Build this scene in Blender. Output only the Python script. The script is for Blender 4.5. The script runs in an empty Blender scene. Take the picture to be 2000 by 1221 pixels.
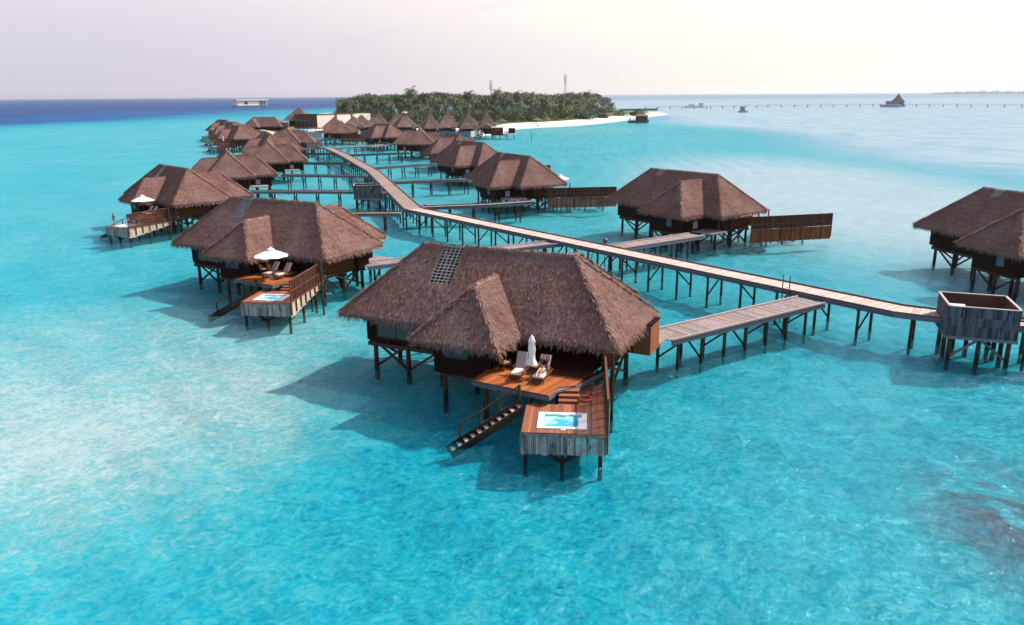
import bpy, bmesh, math, random
import numpy as np
from mathutils import Vector, Matrix, Quaternion
random.seed(7)
R = math.radians
S = bpy.context.scene
col = S.collection

# ---------------------------------------------------------------- camera, sky, sun, exposure
CAM_H = 18.0
PITCH = math.atan(425 / 1540.0)
ROLL = R(0.45)
cd = bpy.data.cameras.new('camera')
cd.sensor_width = 36.0
cd.lens = 36.0 * 1540.0 / 2000.0
cd.clip_end = 60000
cam = bpy.data.objects.new('camera', cd)
col.objects.link(cam)
cam.location = (0, 0, CAM_H)
cam.rotation_euler = (Matrix.Rotation(R(90) - PITCH, 3, 'X') @ Matrix.Rotation(-ROLL, 3, 'Z')).to_euler()
S.camera = cam

SUN_AZ, SUN_EL = R(28), R(44)          # azimuth counted from +X towards +Y
sund = Vector((math.cos(SUN_AZ) * math.cos(SUN_EL), math.sin(SUN_AZ) * math.cos(SUN_EL), math.sin(SUN_EL)))
ld = bpy.data.lights.new('sun', 'SUN')
ld.energy = 4.4
ld.angle = R(1.6)
ld.color = (1.0, 0.93, 0.84)
lo = bpy.data.objects.new('sun', ld)
col.objects.link(lo)
lo.rotation_euler = sund.to_track_quat('Z', 'Y').to_euler()

W = bpy.data.worlds.new('World')
S.world = W
W.use_nodes = True
wn, wl = W.node_tree.nodes, W.node_tree.links
wn.clear()
def wnode(t, **k):
    n = wn.new(t)
    for a, b in k.items(): setattr(n, a, b)
    return n
out = wnode('ShaderNodeOutputWorld')
bg = wnode('ShaderNodeBackground')
sky = wnode('ShaderNodeTexSky', sky_type='NISHITA', sun_disc=False, sun_elevation=SUN_EL,
            sun_rotation=R(90) - SUN_AZ, altitude=0, air_density=1.0, dust_density=0.8, ozone_density=1.6)
bg.inputs['Strength'].default_value = 0.105
tc = wnode('ShaderNodeTexCoord')
# high thin cloud: bright towards the sun, pinkish white away from it
dot = wnode('ShaderNodeVectorMath', operation='DOT_PRODUCT')
hd = Vector((math.cos(SUN_AZ) * .95, math.sin(SUN_AZ) * .95, .31))
dot.inputs[1].default_value = hd
wl.new(tc.outputs['Generated'], dot.inputs[0])
glow = wnode('ShaderNodeMapRange', interpolation_type='SMOOTHSTEP')
glow.inputs['From Min'].default_value = 0.0
glow.inputs['From Max'].default_value = 0.74
wl.new(dot.outputs['Value'], glow.inputs['Value'])
mapn = wnode('ShaderNodeMapping')
mapn.inputs['Scale'].default_value = (1.0, 1.0, 4.5)
mapn.inputs['Rotation'].default_value = (R(8), R(-14), R(20))
wl.new(tc.outputs['Generated'], mapn.inputs['Vector'])
nz = wnode('ShaderNodeTexNoise')
nz.inputs['Scale'].default_value = 1.9
nz.inputs['Detail'].default_value = 8
nz.inputs['Roughness'].default_value = 0.52
nz.inputs['Distortion'].default_value = 0.6
wl.new(mapn.outputs['Vector'], nz.inputs['Vector'])
cl = wnode('ShaderNodeMapRange', interpolation_type='SMOOTHSTEP')
cl.inputs['From Min'].default_value = 0.38
cl.inputs['From Max'].default_value = 0.58
wl.new(nz.outputs['Fac'], cl.inputs['Value'])
sep = wnode('ShaderNodeSeparateXYZ')
wl.new(tc.outputs['Generated'], sep.inputs['Vector'])
hi = wnode('ShaderNodeMapRange', interpolation_type='SMOOTHSTEP')   # the cloud sheet clears towards the horizon
hi.inputs['From Min'].default_value = 0.02
hi.inputs['From Max'].default_value = 0.20
wl.new(sep.outputs['Z'], hi.inputs['Value'])
def wmath(op, a, b):
    n = wnode('ShaderNodeMath', operation=op, use_clamp=(op != 'MAXIMUM'))
    for i, v in enumerate((a, b)):
        if isinstance(v, (int, float)): n.inputs[i].default_value = v
        else: wl.new(v, n.inputs[i])
    return n.outputs[0]
def wmathu(op, a, b):
    n = wnode('ShaderNodeMath', operation=op)
    for i, v in enumerate((a, b)):
        if isinstance(v, (int, float)): n.inputs[i].default_value = v
        else: wl.new(v, n.inputs[i])
    return n.outputs[0]
f1 = wmath('MULTIPLY', cl.outputs[0], hi.outputs[0])
f2 = wmath('MULTIPLY', f1, 1.0)
f3 = wmath('ADD', f2, wmath('MULTIPLY', glow.outputs[0], 0.80))
f4 = wmath('ADD', wmath('MULTIPLY', f3, 0.84), 0.14)
up = wnode('ShaderNodeMapRange', interpolation_type='SMOOTHSTEP')   # overhead the sky is clear blue
up.inputs['From Min'].default_value = 0.38
up.inputs['From Max'].default_value = 0.6
up.inputs['To Min'].default_value = 1.0
up.inputs['To Max'].default_value = 0.15
wl.new(sep.outputs['Z'], up.inputs['Value'])
f5 = wmath('MULTIPLY', f4, up.outputs[0])
ccol = wnode('ShaderNodeMix', data_type='RGBA')
ccol.inputs[6].default_value = (6.1, 5.4, 5.6, 1)
ccol.inputs[7].default_value = (6.9, 6.6, 5.85, 1)
wl.new(glow.outputs[0], ccol.inputs[0])
skymix = wnode('ShaderNodeMix', data_type='RGBA')
wl.new(f5, skymix.inputs[0])
hz = wnode('ShaderNodeMapRange', interpolation_type='SMOOTHSTEP')   # pale lavender air low over the sea
hz.inputs['From Min'].default_value = 0.0
hz.inputs['From Max'].default_value = 0.45
hz.inputs['To Min'].default_value = 0.92
hz.inputs['To Max'].default_value = 0.05
wl.new(sep.outputs['Z'], hz.inputs['Value'])
low = wnode('ShaderNodeMix', data_type='RGBA')
wl.new(hz.outputs[0], low.inputs[0])
wl.new(sky.outputs[0], low.inputs[6])
low.inputs[7].default_value = (3.95, 3.78, 4.6, 1)
wl.new(low.outputs[2], skymix.inputs[6])
wl.new(ccol.outputs[2], skymix.inputs[7])
sdot = wnode('ShaderNodeVectorMath', operation='DOT_PRODUCT')
sdot.inputs[1].default_value = sund
wl.new(tc.outputs['Generated'], sdot.inputs[0])
aur = wnode('ShaderNodeMath', operation='POWER')
wl.new(wmath('MAXIMUM', sdot.outputs['Value'], 0.0), aur.inputs[0])
aur.inputs[1].default_value = 8.0
aurc = wnode('ShaderNodeVectorMath', operation='SCALE')
aurc.inputs[0].default_value = (1.0, .93, .84)
wl.new(wmathu('MULTIPLY', aur.outputs[0], 12.0), aurc.inputs['Scale'])
tot = wnode('ShaderNodeVectorMath', operation='ADD')
wl.new(skymix.outputs[2], tot.inputs[0]); wl.new(aurc.outputs[0], tot.inputs[1])
wl.new(tot.outputs[0], bg.inputs['Color'])
wl.new(bg.outputs[0], out.inputs['Surface'])

S.view_settings.view_transform = 'Standard'
S.view_settings.look = 'None'
S.view_settings.exposure = 0.60
S.view_settings.gamma = 1.0
S.cycles.max_bounces = 6
S.cycles.diffuse_bounces = 1
S.cycles.glossy_bounces = 3
S.cycles.transparent_max_bounces = 10
S.cycles.caustics_reflective = False
S.cycles.caustics_refractive = False
S.cycles.sample_clamp_indirect = 4.0

# ---------------------------------------------------------------- materials
def newmat(name):
    m = bpy.data.materials.new(name)
    m.use_nodes = True
    m.node_tree.nodes.clear()
    return m, m.node_tree.nodes, m.node_tree.links
class NB:
    def __init__(s, name):
        s.m, s.n, s.l = newmat(name)
        s.out = s.n.new('ShaderNodeOutputMaterial')
    def node(s, t, ins=None, **k):
        n = s.n.new(t)
        for a, b in k.items(): setattr(n, a, b)
        for a, b in (ins or {}).items():
            if hasattr(b, 'is_output') or isinstance(b, bpy.types.NodeSocket): s.l.new(b, n.inputs[a])
            else: n.inputs[a].default_value = b
        return n
    def mth(s, op, a, b=0.0, clamp=False):
        return s.node('ShaderNodeMath', {0: a, 1: b}, operation=op, use_clamp=clamp).outputs[0]
    def mix(s, f, a, b, blend='MIX'):
        return s.node('ShaderNodeMix', {0: f, 6: a, 7: b}, data_type='RGBA', blend_type=blend).outputs[2]
    def noise(s, vec, scale, detail=3, rough=.55, dist=0.0):
        return s.node('ShaderNodeTexNoise', {'Vector': vec, 'Scale': scale, 'Detail': detail, 'Roughness': rough, 'Distortion': dist}).outputs['Fac']
    def rng(s, v, a, b, c=0.0, d=1.0):
        return s.node('ShaderNodeMapRange', {'Value': v, 'From Min': a, 'From Max': b, 'To Min': c, 'To Max': d}, interpolation_type='SMOOTHSTEP').outputs[0]
    def coord(s, which='Object', scale=(1, 1, 1), rot=(0, 0, 0)):
        t = s.node('ShaderNodeTexCoord').outputs[which]
        if scale == (1, 1, 1) and rot == (0, 0, 0): return t
        return s.node('ShaderNodeMapping', {'Vector': t, 'Scale': scale, 'Rotation': rot}).outputs[0]
    def pos(s, scale=(1, 1, 1)):
        t = s.node('ShaderNodeNewGeometry').outputs['Position']
        return s.node('ShaderNodeMapping', {'Vector': t, 'Scale': scale}).outputs[0]
    def tone(s): return s.node('ShaderNodeAttribute', attribute_name='tone').outputs['Fac']
    def principled(s, colr, rough=.8, bump=None, bstr=.4, bdist=.02, spec=.3, **k):
        ins = {'Base Color': colr, 'Roughness': rough, 'Specular IOR Level': spec}
        if bump is not None:
            ins['Normal'] = s.node('ShaderNodeBump', {'Height': bump, 'Strength': bstr, 'Distance': bdist}).outputs[0]
        ins.update(k)
        p = s.node('ShaderNodeBsdfPrincipled', ins)
        s.l.new(p.outputs[0], s.out.inputs['Surface'])
        return s.m
def C(r, g, b): return (r, g, b, 1)

def mat_thatch(name, dark, light, accent):
    b = NB(name)
    v = b.coord('Object')
    t = b.tone()
    n1 = b.noise(v, 0.8, 5, .65)
    n2 = b.noise(b.coord('Object', (1, 1, 2.2)), 5.5, 4, .65)
    c = b.mix(b.mth('MULTIPLY', t, 1.0), dark, light)
    c = b.mix(b.rng(n1, .38, .66), c, b.mix(.6, c, accent))
    n4 = b.noise(v, 0.33, 4, .6)
    c = b.mix(b.rng(n4, .52, .66, 0, .5), c, b.mix(.6, c, C(.42, .34, .32)))
    c = b.mix(b.rng(n4, .46, .34, 0, .45), c, b.mix(.6, c, C(.07, .035, .03)))
    c = b.mix(b.rng(n2, .3, .7, 0, .55), c, b.mix(.5, c, C(.03, .018, .018)))
    z = b.node('ShaderNodeSeparateXYZ', {0: v}).outputs['Z']
    ph = b.mth('FRACT', b.mth('ADD', b.mth('MULTIPLY', z, 2.1), b.mth('MULTIPLY', n1, 2.2)))
    c = b.mix(b.rng(ph, .0, .35, .38, 0), c, b.mix(.6, c, C(.03, .015, .012)))
    rd = b.node('ShaderNodeObjectInfo').outputs['Random']
    c = b.mix(b.mth('MULTIPLY', rd, .30), c, b.mix(.5, c, C(.22, .16, .15)))
    pv = b.coord('Object', (1, 1, 1))
    n3 = b.noise(pv, 26, 3, .7)
    return b.principled(c, .95, n3, .9, .05, spec=.08)
M = {}
M['thatch'] = mat_thatch('dry_thatch', C(.120, .064, .060), C(.50, .295, .255), C(.36, .165, .120))
M['thatch_far'] = mat_thatch('old_thatch', C(.13, .082, .078), C(.28, .185, .17), C(.19, .12, .105))
def mat_wood(name, a, bb, rough=.75, grain=(2, 2, 2), stain=None, spec=.25, attr=True):
    b = NB(name)
    g = b.noise(b.coord('Object', grain), 7, 4, .6)
    base = b.mix(b.tone() if attr else b.rng(g, .3, .7), a, bb)
    c = b.mix(b.rng(g, .3, .75, 0, .45), base, b.mix(.5, base, C(.01, .006, .004)))
    if stain:
        k = b.rng(b.noise(b.coord('Object', (1.6, 1.6, .45)), 2.3, 4, .7), .5, .68, 0, .8)
        c = b.mix(k, c, stain)
    return b.principled(c, rough, g, .3, .01, spec=spec)
M['boardwalk'] = mat_wood('boardwalk_planks', C(.44, .35, .31), C(.66, .54, .48), .85, stain=C(.27, .20, .18), spec=.2)
M['jettydeck2'] = mat_wood('pinkish_planks', C(.24, .165, .15), C(.39, .275, .25), .85, stain=C(.15, .10, .095), spec=.2)  # darker pinkish planks for the far boardwalk arm
M['jettydeck'] = mat_wood('jetty_planks', C(.20, .155, .155), C(.38, .29, .285), .85, stain=C(.13, .10, .10), spec=.2)
M['kerb'] = mat_wood('dark_kerb', C(.07, .045, .055), C(.12, .08, .09), .8)
M['rail'] = mat_wood('pale_kerb', C(.42, .30, .30), C(.52, .40, .38), .8)
M['fascia'] = mat_wood('weathered_fascia', C(.11, .105, .13), C(.2, .19, .22), .85)
M['teak'] = mat_wood('teak_deck', C(.22, .065, .032), C(.42, .14, .070), .6, spec=.35)
M['shadeteak'] = mat_wood('deck_painted_shade', C(.045, .012, .006), C(.11, .028, .012), .6, spec=.2)  # shade under the eaves put into a darker deck colour
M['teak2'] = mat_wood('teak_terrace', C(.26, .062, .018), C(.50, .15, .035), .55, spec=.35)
M['slat'] = mat_wood('weathered_slats', C(.17, .16, .165), C(.50, .47, .45), .9, (3, 3, 1), C(.035, .02, .012))
M['cream'] = mat_wood('cream_slats', C(.45, .34, .24), C(.66, .56, .42), .9, (3, 3, 1), C(.16, .06, .02))
M['fencelow'] = mat_wood('orange_fence_boards', C(.17, .040, .014), C(.36, .100, .034), .7, (3, 3, .6), C(.07, .018, .006))
M['darkfence'] = mat_wood('dark_fence_boards', C(.035, .009, .006), C(.11, .028, .016), .7)
M['fenceframe'] = mat_wood('red_brown_timber', C(.10, .032, .015), C(.17, .06, .028), .7)
M['orange'] = mat_wood('siding_painted_sun', C(.24, .060, .018), C(.34, .095, .028), .7, (.5, .5, 9))  # sunlit look of the siding put into its orange colour
M['kiosk'] = mat_wood('grey_kiosk_slats', C(.045, .04, .055), C(.17, .17, .21), .9, (3, 3, 1), C(.02, .012, .012))
M['kioskin'] = mat_wood('brown_kiosk_slats', C(.055, .025, .022), C(.12, .06, .05), .9)
M['batten'] = mat_wood('pale_battens', C(.38, .33, .32), C(.56, .50, .48), .9)
def mat_stilt():
    b = NB('sea_stained_timber')
    z = b.node('ShaderNodeSeparateXYZ', {0: b.node('ShaderNodeNewGeometry').outputs['Position']}).outputs['Z']
    n = b.noise(b.coord('Object', (3, 3, 1)), 3, 4)
    up = b.mix(n, C(.026, .012, .008), C(.100, .056, .034))
    k = b.rng(b.mth('ADD', z, b.mth('MULTIPLY', n, .5)), .35, 1.25)
    return b.principled(b.mix(k, C(.012, .008, .007), up), .8, n, .4, .02, spec=.25)
M['stilt'] = mat_stilt()
def mat_wall(name, a, bb, board=.14, rough=.7):
    b = NB(name)
    v = b.coord('Object')
    z = b.node('ShaderNodeSeparateXYZ', {0: v}).outputs['Z']
    k = b.mth('DIVIDE', z, board)
    fl = b.mth('FLOOR', k)
    wn_ = b.node('ShaderNodeTexWhiteNoise', {'W': fl}, noise_dimensions='1D').outputs['Value']
    fr = b.mth('FRACT', k)
    g = b.noise(b.coord('Object', (.6, .6, 6)), 5, 3)
    c = b.mix(b.mth('MULTIPLY', b.mth('ADD', wn_, g), .5), a, bb)
    h = b.rng(fr, 0.0, .16)
    c = b.mix(h, b.mix(.75, c, C(.002, .001, .001)), c)
    return b.principled(c, rough, h, .5, .02, spec=.06)
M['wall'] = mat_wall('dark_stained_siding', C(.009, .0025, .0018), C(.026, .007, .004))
M['wallred'] = mat_wall('red_brown_siding', C(.060, .014, .006), C(.13, .032, .013))
M['wallbrown'] = mat_wall('brown_shingle_wall', C(.085, .032, .026), C(.15, .062, .05), .5)
def simple(name, c, rough=.6, spec=.4, var=.25, scale=6, **k):
    b = NB(name)
    n = b.noise(b.coord('Object'), scale, 3)
    c0 = tuple(x * (1 - var) for x in c[:3]) + (1,)
    c1 = tuple(min(1, x * (1 + var)) for x in c[:3]) + (1,)
    return b.principled(b.mix(n, c0, c1), rough, n, .15, .01, spec=spec, **k)
M['dark'] = simple('dark_interior', C(.012, .006, .005), .9)
M['glass'] = simple('tinted_window_glass', C(.02, .03, .035), .15, .35, .2)
M['glassblue'] = simple('pale_window_glass', C(.09, .11, .14), .2, .4, .2)
M['frame'] = simple('dark_window_frame', C(.035, .015, .01), .6)
M['white'] = simple('white_canvas', C(.82, .78, .72), .8, .1, .04)
M['cushion'] = simple('grey_lounger_cushion', C(.36, .30, .31), .9, .1, .08)
M['cushionw'] = simple('pale_lounger_cushion', C(.62, .53, .50), .9, .1, .06)
M['orangecush'] = simple('orange_cushion', C(.55, .20, .03), .9, .1, .1)
M['tub'] = simple('white_acrylic', C(.80, .80, .82), .15, .6, .02)
M['metal'] = simple('grey_metal', C(.25, .26, .29), .45, .5, .1)
M['acbox'] = simple('beige_metal_casing', C(.42, .34, .31), .6, .3, .06)
M['acwhite'] = simple('pale_metal_casing', C(.70, .62, .56), .6, .3, .06)
M['skin'] = simple('skin', C(.45, .20, .13), .55, .3, .06)
M['hair'] = simple('brown_hair', C(.09, .035, .018), .7)
M['shorts'] = simple('beige_shorts', C(.50, .36, .26), .9, .1)
M['swim'] = simple('dark_swimwear', C(.05, .05, .08), .8)
M['whitewall'] = simple('white_plaster', C(.74, .66, .58), .85, .1, .12, .6)
M['offwhite'] = simple('white_paint', C(.78, .78, .76), .5, .3, .03)
M['bluegrey'] = simple('blue_grey_panels', C(.14, .17, .23), .8, .2, .2, 1.5)
M['hazeblue'] = simple('painted_distance_haze', C(.26, .31, .40), .8, .2, .1, 1.5)  # distance haze put into the colour of piers and far island
M['palegrey'] = simple('pale_grey_panels', C(.42, .38, .41), .8, .2, .1, 1.5)
M['cornice'] = simple('dark_cornice', C(.06, .035, .035), .8)
M['redpot'] = simple('glazed_red_brown', C(.12, .025, .02), .25, .6)
M['lifering'] = simple('orange_ring', C(.55, .09, .03), .5)
M['hullteal'] = simple('dark_teal_hull', C(.02, .06, .065), .5)
M['boatroof'] = simple('brown_boat_roof', C(.20, .09, .065), .8)
M['hullblue'] = simple('faded_blue_hull', C(.25, .30, .45), .6)
M['coral'] = simple('dark_coral', C(.02, .035, .03), .95, .05, .5, 3)
M['trunk'] = simple('palm_trunk', C(.20, .16, .13), .9, .1, .25)
M['pipe'] = simple('galvanised_steel', C(.30, .29, .31), .5, .5)
M['whitecap'] = simple('pale_roof_cap', C(.75, .68, .66), .7)
def mat_shirt():
    b = NB('black_floral_shirt')
    v = b.node('ShaderNodeTexVoronoi', {'Vector': b.coord('Object'), 'Scale': 12.0}).outputs['Distance']
    k = b.rng(v, .20, .26)
    return b.principled(b.mix(k, C(.55, .52, .5), C(.012, .012, .016)), .9, spec=.1)
M['shirt'] = mat_shirt()
def mat_tubwater():
    b = NB('tub_water')
    n = b.noise(b.coord('Object'), 5, 3)
    t = b.rng(b.noise(b.coord('Object'), 1.3, 2), .42, .62)
    c = b.mix(t, C(.06, .42, .68), C(.42, .78, .82))
    return b.principled(c, .06, n, .25, .03, spec=.5)
M['tubwater'] = mat_tubwater()
def mat_leaf(name, a, bb, cc):
    b = NB(name)
    t = b.tone()
    rnd = b.node('ShaderNodeObjectInfo').outputs['Random']
    c = b.mix(t, a, bb)
    c = b.mix(b.rng(rnd, .86, .93), c, b.mix(.85, c, cc))
    c = b.mix(b.mth('MULTIPLY', b.mth('MULTIPLY', b.rng(rnd, .45, .55), b.rng(rnd, .84, .80)), .75), c, C(.055, .115, .018))
    c = b.mix(b.rng(rnd, .25, .15, 0, .6), c, C(.035, .022, .014))
    p = b.node('ShaderNodeBsdfPrincipled', {'Base Color': c, 'Roughness': .55, 'Specular IOR Level': .3})
    tr = b.node('ShaderNodeBsdfTranslucent', {'Color': b.mix(.5, c, C(.12, .16, .02))})
    mx = b.node('ShaderNodeMixShader', {0: .10, 1: p.outputs[0], 2: tr.outputs[0]})
    b.l.new(mx.outputs[0], b.out.inputs['Surface'])
    return b.m
M['frond'] = mat_leaf('palm_frond', C(.013, .022, .007), C(.052, .066, .018), C(.30, .25, .02))
M['frondback'] = mat_leaf('palm_frond_painted_shade', C(.010, .014, .006), C(.034, .032, .014), C(.06, .08, .015))  # darker copy of the frond colour, grove shade painted in
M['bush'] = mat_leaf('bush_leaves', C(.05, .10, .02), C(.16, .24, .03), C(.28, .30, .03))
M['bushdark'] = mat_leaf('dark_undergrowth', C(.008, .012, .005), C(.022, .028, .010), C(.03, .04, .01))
def mat_sand():
    b = NB('beach_sand')
    n = b.noise(b.pos(), .35, 5, .6)
    return b.principled(b.mix(n, C(.72, .64, .52), C(.86, .79, .66)), .95, b.noise(b.pos(), 2.2, 4), .4, .1, spec=.1)
M['sand'] = mat_sand()

RAMP = [(0.0, (.50, .57, .56)), (.20, (.24, .46, .47)), (.42, (.060, .42, .47)), (.62, (.003, .35, .44)),
        (.78, (.001, .235, .36)), (.88, (.0005, .095, .29)), (1.0, (.0005, .035, .17))]
def lagoon_colour(b):
    """colour of water over the bottom by depth (mesh attribute) with patchy bottom, painted caustics and sky sheen"""
    d = b.node('ShaderNodeAttribute', attribute_name='depth').outputs['Fac']
    P = b.pos()
    big = b.noise(P, .055, 5, .6, .8)
    mid = b.noise(P, .32, 5, .62, 1.2)
    fine = b.noise(P, 1.35, 4, .62, 1.6)
    # coarse patches everywhere; nearby, sand mottling with caustic light painted into it
    near = b.rng(b.node('ShaderNodeVectorMath', {0: P, 1: (0, 20, 0)}, operation='DISTANCE').outputs['Value'], 40, 220, 1, .25)
    v = b.mth('ADD', d, b.mth('MULTIPLY', b.mth('SUBTRACT', big, .5), .34))
    huge = b.noise(b.pos((1, .45, 1)), .011, 4, .6, .5)
    v = b.mth('ADD', v, b.mth('MULTIPLY', b.mth('SUBTRACT', huge, .5), b.mth('MULTIPLY', b.mth('SUBTRACT', 1.0, near), .40)))
    v = b.mth('ADD', v, b.mth('MULTIPLY', b.mth('MULTIPLY', b.mth('SUBTRACT', mid, .5), .40), near))
    v = b.mth('ADD', v, b.mth('MULTIPLY', b.mth('MULTIPLY', b.mth('SUBTRACT', fine, .5), .85), near))
    flk = b.noise(P, 4.2, 3, .6, .8)  # caustic light flecks painted into the lagoon colour
    v = b.mth('ADD', v, b.mth('MULTIPLY', b.mth('MULTIPLY', b.mth('SUBTRACT', flk, .5), .45), b.mth('POWER', near, 2.0)), clamp=True)
    r = b.node('ShaderNodeValToRGB', {'Fac': v})
    cr = r.color_ramp
    while len(cr.elements) < len(RAMP): cr.elements.new(.5)
    for e, (p, c) in zip(cr.elements, RAMP):
        e.position = p; e.color = c + (1,)
    co = b.node('ShaderNodeAttribute', attribute_name='coral').outputs['Fac']
    k = b.mth('MULTIPLY', co, b.rng(mid, .35, .55), clamp=True)
    sl = b.node('ShaderNodeAttribute', attribute_name='sky_sheen').outputs['Fac']
    c = b.mix(b.mth('MULTIPLY', sl, b.rng(big, .3, .6, .55, .95)), r.outputs[0], C(.60, .615, .66))  # pale sky sheen painted into the right-hand water colour
    return b.mix(k, c, C(.085, .105, .13))
def mat_seabed():
    b = NB('lagoon_bottom')
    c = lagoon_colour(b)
    p = b.node('ShaderNodeBsdfDiffuse', {'Color': c, 'Roughness': .5})
    b.l.new(p.outputs[0], b.out.inputs['Surface'])
    return b.m
def mat_water():
    b = NB('sea_water')
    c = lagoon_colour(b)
    P = b.pos()
    Ps = b.node('ShaderNodeMapping', {'Vector': b.node('ShaderNodeNewGeometry').outputs['Position'], 'Rotation': (0, 0, R(25)), 'Scale': (1, .75, 1)}).outputs[0]
    w1 = b.noise(Ps, 2.4, 5, .68, .2)
    w2 = b.noise(Ps, .75, 4, .6, .3)
    w3 = b.noise(Ps, .09, 4, .6, .6)
    h = b.mth('ADD', b.mth('MULTIPLY', w1, .16), b.mth('ADD', b.mth('MULTIPLY', w2, .42), b.mth('MULTIPLY', w3, 1.1)))
    nrm = b.node('ShaderNodeBump', {'Height': h, 'Strength': 1.0, 'Distance': .95}).outputs[0]
    fr = b.node('ShaderNodeFresnel', {'IOR': 1.33, 'Normal': nrm}).outputs[0]
    fr = b.mth('MINIMUM', b.mth('MULTIPLY', fr, .85), .22)
    gl = b.node('ShaderNodeBsdfGlossy', {'Color': C(.50, .74, 1), 'Roughness': .13, 'Normal': nrm})
    df = b.node('ShaderNodeBsdfDiffuse', {'Color': c, 'Normal': nrm})
    tr = b.node('ShaderNodeBsdfTransparent', {'Color': C(.90, .985, 1.0)})
    m1 = b.node('ShaderNodeMixShader', {0: .10, 1: tr.outputs[0], 2: df.outputs[0]})
    m2 = b.node('ShaderNodeMixShader', {0: fr, 1: m1.outputs[0], 2: gl.outputs[0]})
    b.l.new(m2.outputs[0], b.out.inputs['Surface'])
    return b.m
M['seabed'] = mat_seabed()
M['water'] = mat_water()

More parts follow.
